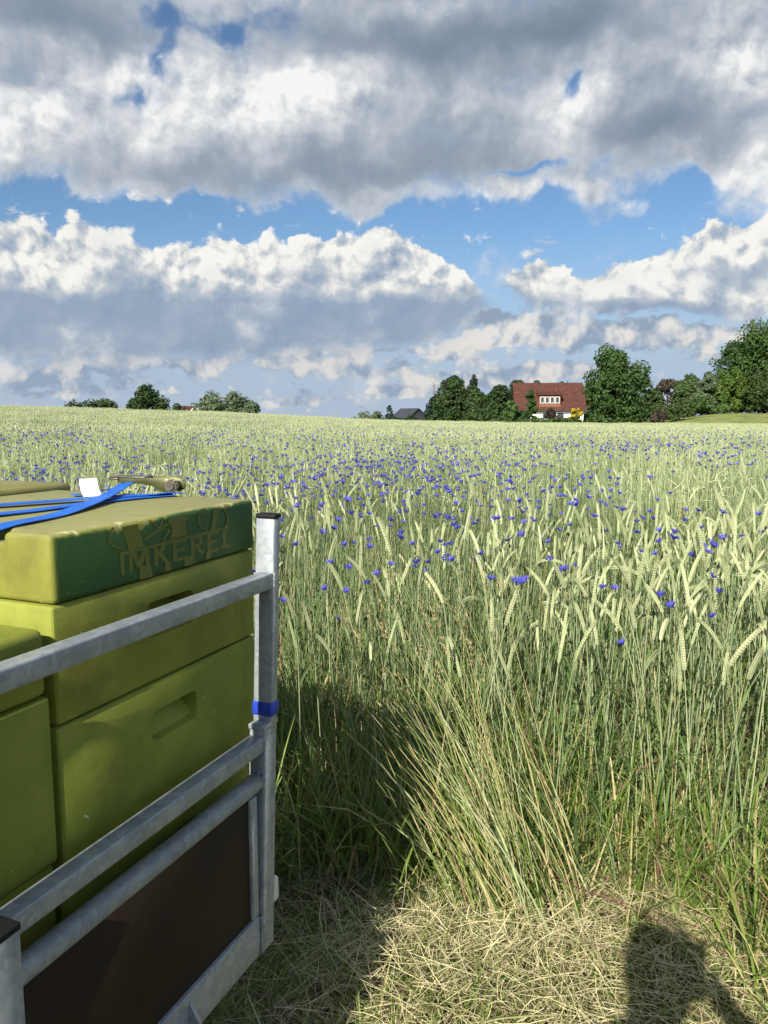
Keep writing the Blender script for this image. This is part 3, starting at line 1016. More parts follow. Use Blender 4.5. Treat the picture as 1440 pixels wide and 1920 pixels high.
_tc = nd(nt_, 'ShaderNodeTexCoord'); _sp = nd(nt_, 'ShaderNodeSeparateXYZ'); nt_.links.new(_tc.outputs['Object'], _sp.inputs[0])
_w = X(nt_, _sp.outputs[2]) * 1400.0
_nz = nd(nt_, 'ShaderNodeTexNoise', Scale=420.0, Detail=1.0); nt_.links.new(_tc.outputs['Object'], _nz.inputs['Vector'])
_ln = _w._op('SINE').smooth(0.35, 0.7) * X(nt_, _nz.outputs['Fac']).smooth(0.42, 0.5) * X(nt_, _sp.outputs[2]).smooth(0.030, 0.027)
_p = nt_.nodes['Principled BSDF']; _old = _p.inputs['Base Color'].links[0].from_socket
nt_.links.new(mixc(nt_, (_ln * 0.35).v, _old, (0.25, 0.25, 0.30)), _p.inputs['Base Color'])
M_print = noise_mat('grey_print', (0.50, 0.50, 0.54), (0.60, 0.60, 0.63), scale=200, rough=0.8)

sx, sy, szz = tw(-1.08, 1.14, H(0.159))
strap = empty('ratchet_strap', (sx, sy, szz), -TB, 'blue ratchet strap with steel buckle and white tag on the hive lid', 'ratchet strap')
def SL(v, u, z): return (v + 1.08, u - 1.14, z)
def webbing(pts, w=0.033, th=0.0016):
    """flat band through points (v, u, z, roll) lying on the lid"""
    b = MB()
    P_ = [Vector(SL(*p[:3])) for p in pts]
    # smooth
    fine, rl = [], []
    for i in range(len(P_) - 1):
        p0, p1, p2, p3 = P_[max(i - 1, 0)], P_[i], P_[i + 1], P_[min(i + 2, len(P_) - 1)]
        for k in range(8):
            t = k / 8
            fine.append(0.5 * ((2 * p1) + (p2 - p0) * t + (2 * p0 - 5 * p1 + 4 * p2 - p3) * t * t + (3 * p1 - p0 - 3 * p2 + p3) * t ** 3))
            rl.append(pts[i][3] * (1 - t) + pts[i + 1][3] * t)
    fine.append(P_[-1]); rl.append(pts[-1][3])
    vs, fs = [], []
    for i, p in enumerate(fine):
        t = (fine[min(i + 1, len(fine) - 1)] - fine[max(i - 1, 0)]).normalized()
        sd = t.cross(Vector((0, 0, 1))).normalized()
        up = sd.cross(t).normalized()
        a = R(rl[i])
        s2 = sd * math.cos(a) + up * math.sin(a)
        u2 = up * math.cos(a) - sd * math.sin(a)
        for q, e in ((-1, 0), (1, 0), (1, 1), (-1, 1)):
            vs.append(p + s2 * (q * w / 2) + u2 * (e * th))
    for i in range(len(fine) - 1):
        for k in range(4):
            fs.append((4 * i + k, 4 * i + (k + 1) % 4, 4 * i + 4 + (k + 1) % 4, 4 * i + 4 + k))
    fs += [(3, 2, 1, 0), tuple(range(4 * len(fine) - 4, 4 * len(fine)))]
    b.add(vs, fs)
    return b.build('webbing', M_strap, strap)
webbing([(-0.955, 0.757, -0.09, 0), (-0.948, 0.757, -0.035, 0), (-0.94, 0.762, -0.012, 0), (-0.93, 0.80, 0.0022, 0), (-0.955, 0.92, 0.0022, 0), (-1.01, 1.06, 0.0075, 4), (-1.065, 1.17, 0.013, 8), (-1.105, 1.25, 0.020, 10), (-1.118, 1.29, 0.026, 10)])
webbing([(-1.20, 0.50, -0.1175, 0), (-1.14, 0.72, -0.080, 0), (-1.075, 0.772, -0.009, 0), (-1.055, 0.815, 0.0022, 0), (-1.035, 0.95, 0.0022, 0), (-1.03, 1.06, 0.0024, 0), (-1.02, 1.15, 0.0024, 0), (-1.00, 1.22, 0.0024, 0), (-0.985, 1.245, 0.003, 0)])
webbing([(-1.26, 0.757, -0.06, 0), (-1.24, 0.772, -0.008, 0), (-1.215, 0.82, 0.0022, 0), (-1.15, 0.95, 0.0042, 0), (-1.09, 1.07, 0.0050, 0), (-1.06, 1.13, 0.0058, 0), (-1.03, 1.19, 0.0048, 0), (-0.99, 1.235, 0.006, 10), (-0.975, 1.262, 0.0045, 0)])
webbing([(-1.16, 1.16, 0.003, 0), (-1.145, 1.20, 0.006, 12), (-1.13, 1.235, 0.010, 10)], w=0.025)
# ratchet: two side cheeks, handle, spindle
rat = empty('ratchet', SL(-1.06, 1.285, 0.0), R(12)); rat.parent = strap
def cheek(y):
    b = MB()
    pts = [(-0.075, 0.032), (0.030, 0.034), (0.052, 0.030), (0.060, 0.020), (0.058, 0.008), (0.046, 0.003), (0.018, 0.006), (0.002, 0.016), (-0.03, 0.021), (-0.075, 0.022)]
    n = len(pts)
    b.add([(x, y, z) for x, z in pts] + [(x, y + 0.0025, z) for x, z in pts], [tuple(range(n)), tuple(range(n, 2 * n))[::-1]] + [(i, n + i, n + (i + 1) % n, (i + 1) % n) for i in range(n)])
    return b.build('cheek_plate', M_zinc, rat, bevel=0.0006, seg=1)
cheek(-0.017); cheek(0.0145)
b = MB(); b.box(-0.092, -0.012, -0.019, 0.019, 0.0325, 0.0350); b.box(-0.094, -0.072, -0.021, 0.021, 0.0275, 0.0322)
b.build('lever_handle', M_dzinc, rat, bevel=0.001)
b = MB(); b.tube([(0.044, -0.024, 0.017), (0.044, 0.024, 0.017)], 0.0085, 16)
b.build('spindle', M_dzinc, rat, smooth=False)
for yy in (-0.0195, 0.0170):
    b = MB()
    pts = []
    for k in range(24):
        a = 2 * math.pi * k / 24
        r_ = 0.0145 if k % 2 else 0.0118
        pts.append((0.044 + r_ * math.cos(a), 0.017 + r_ * math.sin(a)))
    b.add([(x, yy, z) for x, z in pts] + [(x, yy + 0.0023, z) for x, z in pts], [tuple(range(24)), tuple(range(24, 48))[::-1]] + [(i, 24 + i, 24 + (i + 1) % 24, (i + 1) % 24) for i in range(24)])
    b.build('toothed_wheel', M_dzinc, rat)
# white sewn tag standing up
b = MB()
tg = []
for k in range(7):
    t = k / 6
    tg.append((t, 0.004 + 0.034 * t, -0.010 * t + 0.012 * t * t))
vs, fs = [], []
for t, z, du in tg:
    vs += [SL(-1.116 - 0.010 * t, 1.142 + du, z), SL(-1.088 - 0.014 * t, 1.163 + du, z)]
for k in range(6):
    fs.append((2 * k, 2 * k + 1, 2 * k + 3, 2 * k + 2))
b.add(vs, fs)
tagp = b.build('sewn_tag', M_label, strap)
md = tagp.modifiers.new('thickness', 'SOLIDIFY'); md.thickness = 0.0008

# ------------------------------------------------------------------ rye, cornflowers, grass, hay
M_stem = plant_mat('rye_stem', (0.18, 0.255, 0.135), (0.30, 0.37, 0.20), trans=0.12, c3=(0.47, 0.49, 0.275), nscale=4)
M_ear = plant_mat('rye_ear', (0.30, 0.365, 0.18), (0.42, 0.47, 0.265), trans=0.12, c3=(0.53, 0.55, 0.335), nscale=40)
M_awn = plant_mat('rye_awn', (0.50, 0.52, 0.28), (0.62, 0.62, 0.36), trans=0.2)
M_leaf = plant_mat('rye_leaf', (0.065, 0.125, 0.038), (0.115, 0.185, 0.058), trans=0.28, c3=(0.21, 0.265, 0.095), nscale=5)
M_dry = plant_mat('dry_blade', (0.30, 0.255, 0.10), (0.42, 0.36, 0.17), trans=0.2, c3=(0.50, 0.45, 0.24))
M_grass = plant_mat('green_grass', (0.10, 0.18, 0.028), (0.18, 0.275, 0.05), trans=0.38, c3=(0.32, 0.39, 0.11), nscale=6)
M_red = plant_mat('reddish_stem', (0.13, 0.055, 0.05), (0.20, 0.10, 0.075), trans=0.1, c3=(0.24, 0.17, 0.09))
M_cfstem = plant_mat('cornflower_stem', (0.075, 0.115, 0.05), (0.13, 0.18, 0.08), trans=0.15, nscale=8, c3=(0.23, 0.275, 0.13))
M_blue = plant_mat('cornflower_blue', (0.045, 0.045, 0.38), (0.075, 0.08, 0.52), trans=0.2, c3=(0.13, 0.12, 0.62), nscale=60)
M_violet = plant_mat('cornflower_heart', (0.09, 0.02, 0.28), (0.16, 0.04, 0.36), trans=0.15)
M_hay = plant_mat('dry_hay', (0.46, 0.41, 0.22), (0.64, 0.58, 0.35), trans=0.15, c3=(0.78, 0.72, 0.49), nscale=75)
M_haygreen = plant_mat('half_dry_hay', (0.17, 0.20, 0.075), (0.28, 0.29, 0.125), trans=0.2, c3=(0.42, 0.40, 0.20), nscale=75)


def stalk_path(g, h, nod, lean_):
    """stem points from the ground to the ear's foot, then the ear's axis points"""
    a = g.uniform(0, 6.283)
    d = Vector((math.cos(a), math.sin(a), 0))
    p, pts = Vector((0, 0, 0)), [Vector((0, 0, 0))]
    th = lean_ * 0.3
    n = 6
    for i in range(n):
        t = (i + 1) / n
        th = lean_ * (0.3 + 0.7 * t) + nod * max(0, t - 0.82) * 1.6
        p = p + (d * math.sin(th) + Vector((0, 0, 1)) * math.cos(th)) * (h / n)
        pts.append(p.copy())
    ear = [p.copy()]
    L_ = g.uniform(0.105, 0.165)
    for i in range(6):
        t = (i + 1) / 6
        a2 = th + nod * (0.25 + 0.75 * t)
        p = p + (d * math.sin(a2) + Vector((0, 0, 1)) * math.cos(a2)) * (L_ / 6)
        ear.append(p.copy())
    return pts, ear, d


def leaf_blade(b, g, base, az, ln, w, up=0.9, droop=1.6, mat=0, n=5):
    d = Vector((math.cos(az), math.sin(az), 0))
    p = Vector(base)
    pts, ws = [p.copy()], [w * 0.6]
    tw_ = g.uniform(-0.5, 0.5)
    for i in range(n):
        t = (i + 1) / n
        th = (math.pi / 2 - up) + droop * t * t
        p = p + (d * math.sin(th) + Vector((0, 0, 1)) * math.cos(th)) * (ln / n)
        pts.append(p.copy())
        ws.append(w * (1 - t ** 2.2) + 0.0006)
    b.blade(pts, ws, Vector((-d.y, d.x, tw_)), mat)


def ear_hi(b, ear, d, g, mat=0, awn=1):
    """overlapping spikelets in four rows along the curved axis, with short awns"""
    n = 15
    b.tube([ear[0]] + ear[1:6] + [ear[6]], [0.0012, 0.0034, 0.0040, 0.0040, 0.0036, 0.0028, 0.0006], 6, mat, cap=False)
    sidev = Vector((-d.y, d.x, 0))
    roll = g.uniform(0, 3.14)
    for k in range(n):
        t = k / n * 6
        i = min(int(t), 5)
        p = ear[i].lerp(ear[i + 1], t - i)
        ax = (ear[i + 1] - ear[i]).normalized()
        s1 = (sidev * math.cos(roll) + ax.cross(sidev) * math.sin(roll)).normalized()
        s2 = ax.cross(s1).normalized()
        w = math.sin(math.pi * min(1, (k + 1.5) / (n + 1.2))) ** 0.5
        for s_, q in ((s1, 1), (s1, -1), (s2, 1), (s2, -1)):
            dirv = (ax + s_ * (q * 0.23)).normalized()
            b.spindle(p + s_ * (q * 0.0026), dirv, 0.0175, 0.0040 * w, 4, mat, mid=0.4, ref=s_)
        if k > 1:
            for s_, q in ((s1, 1), (s1, -1)):
                dirv = (ax + s_ * (q * 0.22)).normalized()
                p0 = p + dirv * 0.013
                b.add([p0 + s2 * 0.0005, p0 - s2 * 0.0005, p0 + dirv * g.uniform(0.014, 0.034)], [(0, 1, 2)], awn)


def rye_parts(seed, hi=True):
    """stem, ear and leaves of one rye plant as separate builders"""
    g = np.random.default_rng(seed)
    h = g.uniform(0.74, 0.90)
    nod = g.choice([0.15, 0.35, 0.6, 0.95, 1.35], p=[0.32, 0.34, 0.21, 0.09, 0.04])
    pts, ear, d = stalk_path(g, h, nod, g.uniform(0.02, 0.16))
    st, er, lv = MB(), MB(), []
    st.tube(pts, [0.0024, 0.0024, 0.0023, 0.0022, 0.0020, 0.0017, 0.0013], 5, 0, cap=False)
    ear_hi(er, ear, d, g)
    for k in range(g.integers(2, 4)):
        i = 2 + k if k < 3 else 3
        b = MB()
        leaf_blade(b, g, pts[min(i, 5)], g.uniform(0, 6.28), g.uniform(0.14, 0.24), g.uniform(0.007, 0.011), up=g.uniform(0.9, 1.35), droop=g.uniform(0.6, 2.2))
        lv.append(b)
    return st, er, lv, pts


def join(bs):
    o = MB()
    for b, mo in bs:
        o.add(b.v, b.f, mo)
        o.m[-len(b.f):] = [q + mo for q in b.m]
    return o


N_RYE = 14
rye_src = []
for k in range(N_RYE):
    st, er, lv, pts = rye_parts(100 + k)
    rye_src.append((st, er, lv))
# shoots without an ear: a stem and long blades only
shoot_src = []
for k in range(5):
    g = np.random.default_rng(150 + k)
    pts, ear, d = stalk_path(g, g.uniform(0.55, 0.86), 0.3, g.uniform(0.03, 0.25))
    b = MB()
    b.tube(pts, [0.0018, 0.0018, 0.0017, 0.0016, 0.0013, 0.0011, 0.0006], 4, 0, cap=False)
    for q in range(4):
        leaf_blade(b, g, pts[1 + q], g.uniform(0, 6.28), g.uniform(0.14, 0.26), g.uniform(0.006, 0.010), up=g.uniform(1.0, 1.45), droop=g.uniform(0.3, 1.8), mat=1)
    shoot_src.append((b, [M_stem if k < 4 else M_dry, M_leaf]))


def lo_stalk(b, g, x, y, z0, kind, wide=1.0, h=None):
    """cheap stalk for the middle distance: ribbon stem, spindle ear"""
    h = h or g.uniform(0.72, 0.92)
    a = g.uniform(0, 6.28)
    ln = g.uniform(0.02, 0.20)
    d = Vector((math.cos(a), math.sin(a), 0))
    p0 = Vector((x, y, z0))
    p1 = p0 + d * (ln * 0.25 * h) + Vector((0, 0, h * 0.55))
    p2 = p0 + d * (ln * h) + Vector((0, 0, h))
    s = Vector((math.cos(a + 1.2), math.sin(a + 1.2), 0))
    b.blade([p0, p1, p2], [0.004 * wide, 0.004 * wide, 0.003 * wide], s, 0)
    if kind:
        nod = g.choice([0.2, 0.5, 0.9, 1.4])
        ax = d * math.sin(nod) + Vector((0, 0, 1)) * math.cos(nod)
        b.spindle(p2 - ax * 0.005, ax, g.uniform(0.09, 0.13), 0.0058 * wide, 4, 1, mid=0.45)
    if g.random() < 0.7:
        leaf_blade(b, g, p1 * g.uniform(0.6, 1.0) + p0 * 0.0, g.uniform(0, 6.28), g.uniform(0.14, 0.24), 0.009 * wide, up=1.1, droop=1.5, mat=2, n=3)


def rye_patch(seed, size, n, wide, earp, simple=False):
    g = np.random.default_rng(seed)
    b = MB()
    for k in range(n):
        x, y = g.uniform(-size / 2, size / 2, 2)
        lo_stalk(b, g, x, y, 0.0, g.random() < earp, wide)
    return b


def cornflower_parts(seed, lo=False, head_only=False):
    g = np.random.default_rng(seed)
    h = g.uniform(0.95, 1.10)
    a = g.uniform(0, 6.28)
    d = Vector((math.cos(a), math.sin(a), 0))
    ln = g.uniform(0.03, 0.2)
    pts = [d * (ln * h * t * t) + Vector((0.01 * math.sin(5 * t), 0, h * t)) for t in np.linspace(0, 1, 6)]
    st, hd, heart = MB(), MB(), MB()
    st.tube(pts, [0.0014] * 5 + [0.0011], 4 if not lo else 3, 0, cap=False)
    if not lo:
        for k in range(5):
            i = 1 + k % 4
            leaf_blade(st, g, pts[i], g.uniform(0, 6.28), g.uniform(0.07, 0.13), 0.004, up=1.15, droop=0.7, mat=0, n=3)
        for k in range(2):               # side shoot with a bud
            q = pts[3]
            e = q + Vector((g.uniform(-0.08, 0.08), g.uniform(-0.08, 0.08), g.uniform(0.14, 0.22)))
            st.tube([q, q.lerp(e, 0.5) + Vector((0, 0, -0.01)), e], [0.0011, 0.001, 0.0008], 3, 0, cap=False)
            st.spindle(e, (0, 0, 1), 0.013, 0.004, 5, 0)
    top = pts[-1]
    tilt = Vector((g.uniform(-0.6, 0.6), g.uniform(-0.6, 0.6), 1)).normalized()
    x_ = Vector((1, 0, 0)); x_ = (x_ - tilt * tilt.dot(x_)).normalized(); y_ = tilt.cross(x_)
    st.spindle(top - tilt * 0.002, tilt, 0.016, 0.0052, 6, 0, mid=0.5)
    cup = top + tilt * 0.012
    nf = 9 if not lo else 6
    for k in range(nf):
        q = 2 * math.pi * (k + g.uniform(-0.25, 0.25)) / nf
        rd = x_ * math.cos(q) + y_ * math.sin(q)
        td = tilt.cross(rd)
        up = g.uniform(0.35, 1.3)
        ax = (rd + tilt * up).normalized()
        l1, l2 = 0.009, g.uniform(0.018, 0.025)
        p0, p1, p2 = cup, cup + ax * l1, cup + ax * l2
        w = 0.0092 if not lo else 0.0118
        if lo:
            hd.add([p0, p2 + td * w, p2 + ax * 0.004, p2 - td * w], [(0, 1, 2), (0, 2, 3)], 0)
        else:
            v = [p0, p1 + td * 0.0022, p1 - td * 0.0022]
            lobes = []
            for j, o_ in enumerate(np.linspace(-1, 1, 5)):
                tip = p2 + td * (w * o_) + tilt * (0.003 * (1 - abs(o_))) + ax * (0.004 * (1 - o_ * o_))
                lobes.append(tip)
            mids = [p1.lerp(p2, 0.55) + td * (w * o_ * 0.75) for o_ in np.linspace(-0.85, 0.85, 4)]
            v += lobes + mids
            f = [(0, 1, 2), (1, 3, 8), (1, 8, 9), (8, 4, 9), (1, 9, 2), (9, 5, 10), (2, 9, 10), (10, 6, 11), (2, 10, 11), (11, 7, 2)]
            hd.add(v, f, 0)
    for k in range(10 if not lo else 4):
        q = g.uniform(0, 6.28)
        rd = (x_ * math.cos(q) + y_ * math.sin(q)) * g.uniform(0.1, 0.55)
        heart.spindle(cup, (tilt + rd), g.uniform(0.009, 0.014), 0.0013 if not lo else 0.003, 3, 0, mid=0.7)
    return st, hd, heart


# ---- scatter by geometry nodes (only for what nobody could count)
def gn_scatter(name, pts, rots, scl, idx, sources, label):
    me = bpy.data.meshes.new(name)
    me.vertices.add(len(pts))
    me.vertices.foreach_set('co', np.asarray(pts, np.float32).ravel())
    for nm, ty, arr in (('rot', 'FLOAT_VECTOR', rots), ('scl', 'FLOAT_VECTOR', scl)):
        at_ = me.attributes.new(nm, ty, 'POINT')
        at_.data.foreach_set('vector', np.asarray(arr, np.float32).ravel())
    ai = me.attributes.new('idx', 'INT', 'POINT')
    ai.data.foreach_set('value', np.asarray(idx, np.int32))
    o = link(name, me)
    tag(o, label, kind='stuff')
    c = bpy.data.collections.new(name + '_kinds')
    for k, (m_, mats) in enumerate(sources):
        so = bpy.data.objects.new('%s_kind_%02d' % (name, k), m_.mesh('%s_kind_%02d' % (name, k), mats) if isinstance(m_, MB) else m_)
        c.objects.link(so)
    ng = bpy.data.node_groups.new(name, 'GeometryNodeTree')
    ng.interface.new_socket('Geometry', in_out='INPUT', socket_type='NodeSocketGeometry')
    ng.interface.new_socket('Geometry', in_out='OUTPUT', socket_type='NodeSocketGeometry')
    N = ng.nodes.new
    gi, go = N('NodeGroupInput'), N('NodeGroupOutput')
    iop = N('GeometryNodeInstanceOnPoints')
    ci = N('GeometryNodeCollectionInfo')
    ci.inputs['Collection'].default_value = c
    ci.inputs['Separate Children'].default_value = True
    ci.inputs['Reset Children'].default_value = True
    def att(nm, ty):
        a = N('GeometryNodeInputNamedAttribute'); a.data_type = ty; a.inputs['Name'].default_value = nm
        return next(s for s in a.outputs if s.enabled and s.name == 'Attribute')
    Lk = ng.links.new
    Lk(gi.outputs[0], iop.inputs['Points']); Lk(ci.outputs[0], iop.inputs['Instance'])
    iop.inputs['Pick Instance'].default_value = True
    Lk(att('idx', 'INT'), iop.inputs['Instance Index'])
    e2r = N('FunctionNodeEulerToRotation')
    Lk(att('rot', 'FLOAT_VECTOR'), e2r.inputs[0]); Lk(e2r.outputs[0], iop.inputs['Rotation'])
    Lk(att('scl', 'FLOAT_VECTOR'), iop.inputs['Scale'])
    Lk(iop.outputs[0], go.inputs[0])
    md = o.modifiers.new('scatter', 'NODES')
    md.node_group = ng
    return o


HALF = 36.0   # degrees either side of the view axis that are planted
def wedge(g, r0, r1, dens, half=HALF):
    area = 0.5 * (r1 * r1 - r0 * r0) * 2 * math.radians(half)
    n = int(area * dens)
    r = np.sqrt(g.uniform(r0 * r0, r1 * r1, n))
    b = np.radians(g.uniform(-half, half, n))
    return r * np.sin(b), r * np.cos(b)


def edge_y(x):
    return np.interp(x, [-3, -0.6, 0.25, 0.55, 0.8, 0.95, 1.15, 4], [2.45, 2.38, 2.30, 2.15, 1.98, 1.75, 1.45, 1.2]) + 0.05 * vnoise(np.asarray(x) * 6, np.asarray(x) * 0 + 1.0, 8)


def outside_trailer(x, y, m=0.0):
    u = x * ST + y * CT
    v = x * CT - y * ST
    return ~((v > -2.15 - m) & (v < -0.66 + m) & (u > -2.5) & (u < 1.40 + m))


def rand_rots(g, n, tilt=0.06):
    return np.stack([g.normal(0, tilt, n), g.normal(0, tilt, n), g.uniform(0, 6.283, n)], -1)


g = np.random.default_rng(21)
x, y = wedge(g, 1.4, 7.6, 250)
ok = (y > edge_y(x) + 0.03) & outside_trailer(x, y, 0.1)
# thinner among the weeds at the very edge, and a few bare spots
ok &= g.random(len(x)) < np.clip(0.22 + 0.75 * (y - edge_y(x)), 0.2, 1) * np.clip(0.85 + 0.5 * vnoise(x * 1.3, y * 1.3, 5), 0.3, 1)
x, y = x[ok], y[ok]
order = np.argsort(np.hypot(x, y))
x, y = x[order], y[order]
z = terrain(x, y)
hs = 0.96 * np.clip(0.86 + 0.25 * (y - edge_y(x)), 0.80, 1.0) * (1 + 0.06 * vnoise(x * 0.7, y * 0.7, 9)) * g.uniform(0.86, 1.10, len(x))
rots = rand_rots(g, len(x), 0.07)
eared = g.random(len(x)) < (0.48 - 0.31 * sstep(2.7, 4.8, y)) * (1 + 0.55 * vnoise(x * 1.3, y * 1.3, 61))
idx = np.where(eared, g.integers(0, N_RYE, len(x)), N_RYE + g.integers(0, 5, len(x)))
# pick the 300 that show largest: nearest and inside the frame
inview = eared & (np.abs(np.degrees(np.arctan2(x, y))) < 25) & (y > 1.9) & (np.degrees(np.arctan2(x, y)) > -6)
near_ids = np.nonzero(inview)[0][:300]
single = np.zeros(len(x), bool); single[near_ids] = True
joined = []
for st, er, lv in rye_src:
    bs = [(st, 0), (er, 1)] + [(q, 3) for q in lv]
    joined.append((join(bs), [M_stem, M_ear, M_awn, M_leaf]))
m = ~single
gn_scatter('rye_near', np.stack([x, y, z], -1)[m], rots[m], np.repeat(hs[m, None], 3, 1), idx[m], joined + shoot_src, 'dense standing rye with pale green ears at the near edge of the field')
stem_me = [st.mesh('stem', [M_stem]) for st, er, lv in rye_src]
ear_me = [er.mesh('ear', [M_ear, M_awn]) for st, er, lv in rye_src]
leaf_me = [[q.mesh('leaf', [M_leaf]) for q in lv] for st, er, lv in rye_src]
for i in near_ids:
    e = empty('rye_stalk', (x[i], y[i], z[i]), 0, 'single rye stalk with pale ear among the nearest rows of the field', 'rye', 'rye stalks nearest the camera')
    e.rotation_euler = rots[i]
    e.scale = (hs[i],) * 3
    k = idx[i]
    link('stem', stem_me[k], e); link('ear', ear_me[k], e)
    for lm in leaf_me[k]:
        link('leaf', lm, e)

# middle distance: small patches of simple stalks
mats = [M_stem, M_ear, M_leaf]
src = [(rye_patch(300 + k, 0.55, 46, 1.1, 0.14), mats) for k in range(5)]
x, y = wedge(g, 6.8, 24, 3.6, 33)
z = terrain(x, y)
s = 1 + 0.07 * vnoise(x * 0.5, y * 0.5, 9) + g.normal(0, 0.04, len(x))
gn_scatter('rye_middle', np.stack([x, y, z], -1), rand_rots(g, len(x), 0.03), np.stack([np.ones_like(s), np.ones_like(s), s], -1), g.integers(0, 5, len(x)), src, 'rye field with pale ears in the middle distance')
src = [(rye_patch(400 + k, 1.7, 190, 1.9, 0.40), mats) for k in range(4)]
x, y = wedge(g, 22.5, 108, 0.62, 31)
bb = np.degrees(np.arctan2(x, y)); rr_ = np.hypot(x, y)
ok = rr_ < np.where(bb < 2, 100, 106)
x, y = x[ok], y[ok]
z = terrain(x, y)
s = 1 + 0.06 * vnoise(x * 0.15, y * 0.15, 9) + g.normal(0, 0.04, len(x))
gn_scatter('rye_far', np.stack([x, y, z], -1), rand_rots(g, len(x), 0.01), np.stack([np.ones_like(s), np.ones_like(s), s], -1), g.integers(0, 4, len(x)), src, 'pale rye field stretching back to the house and trees')

# ---- cornflowers
def cf_density(x, y):
    r = np.hypot(x, y)
    d = 0.72 + 0.75 * vnoise(x * 0.55, y * 0.35, 14) + 0.3 * vnoise(x * 1.7, y * 1.2, 15)
    d = np.clip(d, 0.04, 1.6)
    d *= (sstep(2.2, 3.2, r) * 0.75 + 0.75) * (1 - 0.3 * sstep(4.5, 7, r)) * (1 - 0.72 * sstep(6.5, 12, r)) * (1 - 0.60 * sstep(13, 24, r))
    d *= 1 - 0.85 * sstep(13, 40, r) * sstep(-0.5, 0.3, vnoise(x * 0.09, y * 0.06, 17) + 0.2)
    d *= 1 - 0.35 * sstep(2, 14, np.degrees(np.arctan2(x, y))) * sstep(12, 20, r)
    return d

x, y = wedge(g, 2.0, 60, 62.0, 31)
ok = (g.random(len(x)) * 1.6 < cf_density(x, y)) & (y > edge_y(x) + 0.25) & outside_trailer(x, y, 0.15)
x, y = x[ok], y[ok]
order = np.argsort(np.hypot(x, y)); x, y = x[order], y[order]
z = terrain(x, y)
n = len(x)
bb = np.degrees(np.arctan2(x, y))
vis = (bb > -8) & (bb < 26.5) | ((bb > -26.5) & (np.hypot(x, y) > 4.2))
cf_ids = np.nonzero(vis)[0][:300]
single = np.zeros(n, bool); single[cf_ids] = True
rots = rand_rots(g, n, 0.08)
hs = g.uniform(0.86, 1.06, n) * (1 - 0.10 * (y - edge_y(x) < 0.6))
N_CF = 6
cfs = [cornflower_parts(500 + k) for k in range(N_CF)]
cfj = [(join([(a, 0), (b_, 1), (c_, 2)]), [M_cfstem, M_blue, M_violet]) for a, b_, c_ in cfs]
cfl = [(join([(a, 0), (b_, 1), (c_, 2)]), [M_cfstem, M_blue, M_violet]) for a, b_, c_ in [cornflower_parts(540 + k, lo=True) for k in range(4)]]
m = ~single
r_all = np.hypot(x, y)
ii = np.where(r_all < 9, g.integers(0, N_CF, n), N_CF + g.integers(0, 4, n))
sc = hs[:, None] * np.ones((1, 3))
gn_scatter('cornflowers', np.stack([x, y, z], -1)[m], rots[m], sc[m], ii[m], cfj + cfl, 'countless small blue cornflowers scattered through the rye field')
cf_st = [a.mesh('stem', [M_cfstem]) for a, b_, c_ in cfs]
cf_hd = [b_.mesh('flower_head', [M_blue]) for a, b_, c_ in cfs]
cf_ht = [c_.mesh('flower_heart', [M_violet]) for a, b_, c_ in cfs]
for i in cf_ids:
    e = empty('cornflower', (x[i], y[i], z[i]), 0, 'blue cornflower blooming among the nearer rye ears', 'cornflower', 'cornflowers in the near rye')
    e.rotation_euler = rots[i]
    e.scale = (hs[i],) * 3
    k = int(g.integers(0, N_CF))
    link('stem', cf_st[k], e)
    h_ = link('flower_head', cf_hd[k], e)
    link('flower_heart', cf_ht[k], h_)

# cornflower foliage and other thin grey-green growth that fills the rye from below
def thicket(seed, size, n, h0, h1, w, mat_p, up=(1.0, 1.5)):
    g_ = np.random.default_rng(seed)
    b = MB()
    for k in range(n):
        x_, y_ = g_.uniform(-size / 2, size / 2, 2)
        mt = int(g_.choice(len(mat_p), p=mat_p))
        leaf_blade(b, g_, (x_, y_, 0), g_.uniform(0, 6.28), g_.uniform(h0, h1), g_.uniform(*w), up=g_.uniform(*up), droop=g_.uniform(0.1, 1.1), mat=mt, n=4)
    return b

tmats = [M_grass, M_leaf, M_cfstem, M_dry, M_red]
src = [(thicket(600 + k, 0.28, 34, 0.18, 0.52, (0.003, 0.008), [0.34, 0.28, 0.20, 0.14, 0.04]), tmats) for k in range(5)]
src += [(thicket(620 + k, 0.28, 52, 0.20, 0.66, (0.0035, 0.0115), [0.74, 0.10, 0.03, 0.11, 0.02], up=(1.15, 1.52)), tmats) for k in range(4)]
src += [(thicket(640 + k, 0.26, 26, 0.30, 0.75, (0.002, 0.005), [0.18, 0.12, 0.10, 0.22, 0.38], up=(1.2, 1.55)), tmats) for k in range(2)]
x, y = wedge(g, 1.4, 7.0, 34)
ok = (y > edge_y(x) - 0.10) & outside_trailer(x, y, 0.12)
x, y = x[ok], y[ok]
z = terrain(x, y)
e_ = y - edge_y(x)
ii = np.where(e_ < 0.55 + 0.25 * vnoise(x * 3, y * 3, 31), 5 + g.integers(0, 4, len(x)), g.integers(0, 5, len(x)))
redz = (x > 0.95) & (e_ < 1.2) & (g.random(len(x)) < 0.40)
ii = np.where(redz, 9 + g.integers(0, 2, len(x)), ii)
s = g.uniform(0.75, 1.15, len(x)) * np.clip(0.62 + 0.6 * (e_ + 0.1), 0.6, 1.12)
gn_scatter('field_grass', np.stack([x, y, z], -1), rand_rots(g, len(x), 0.05), np.repeat(s[:, None], 3, 1), ii, src, 'green grass and weeds growing between the rye stalks at the field edge')
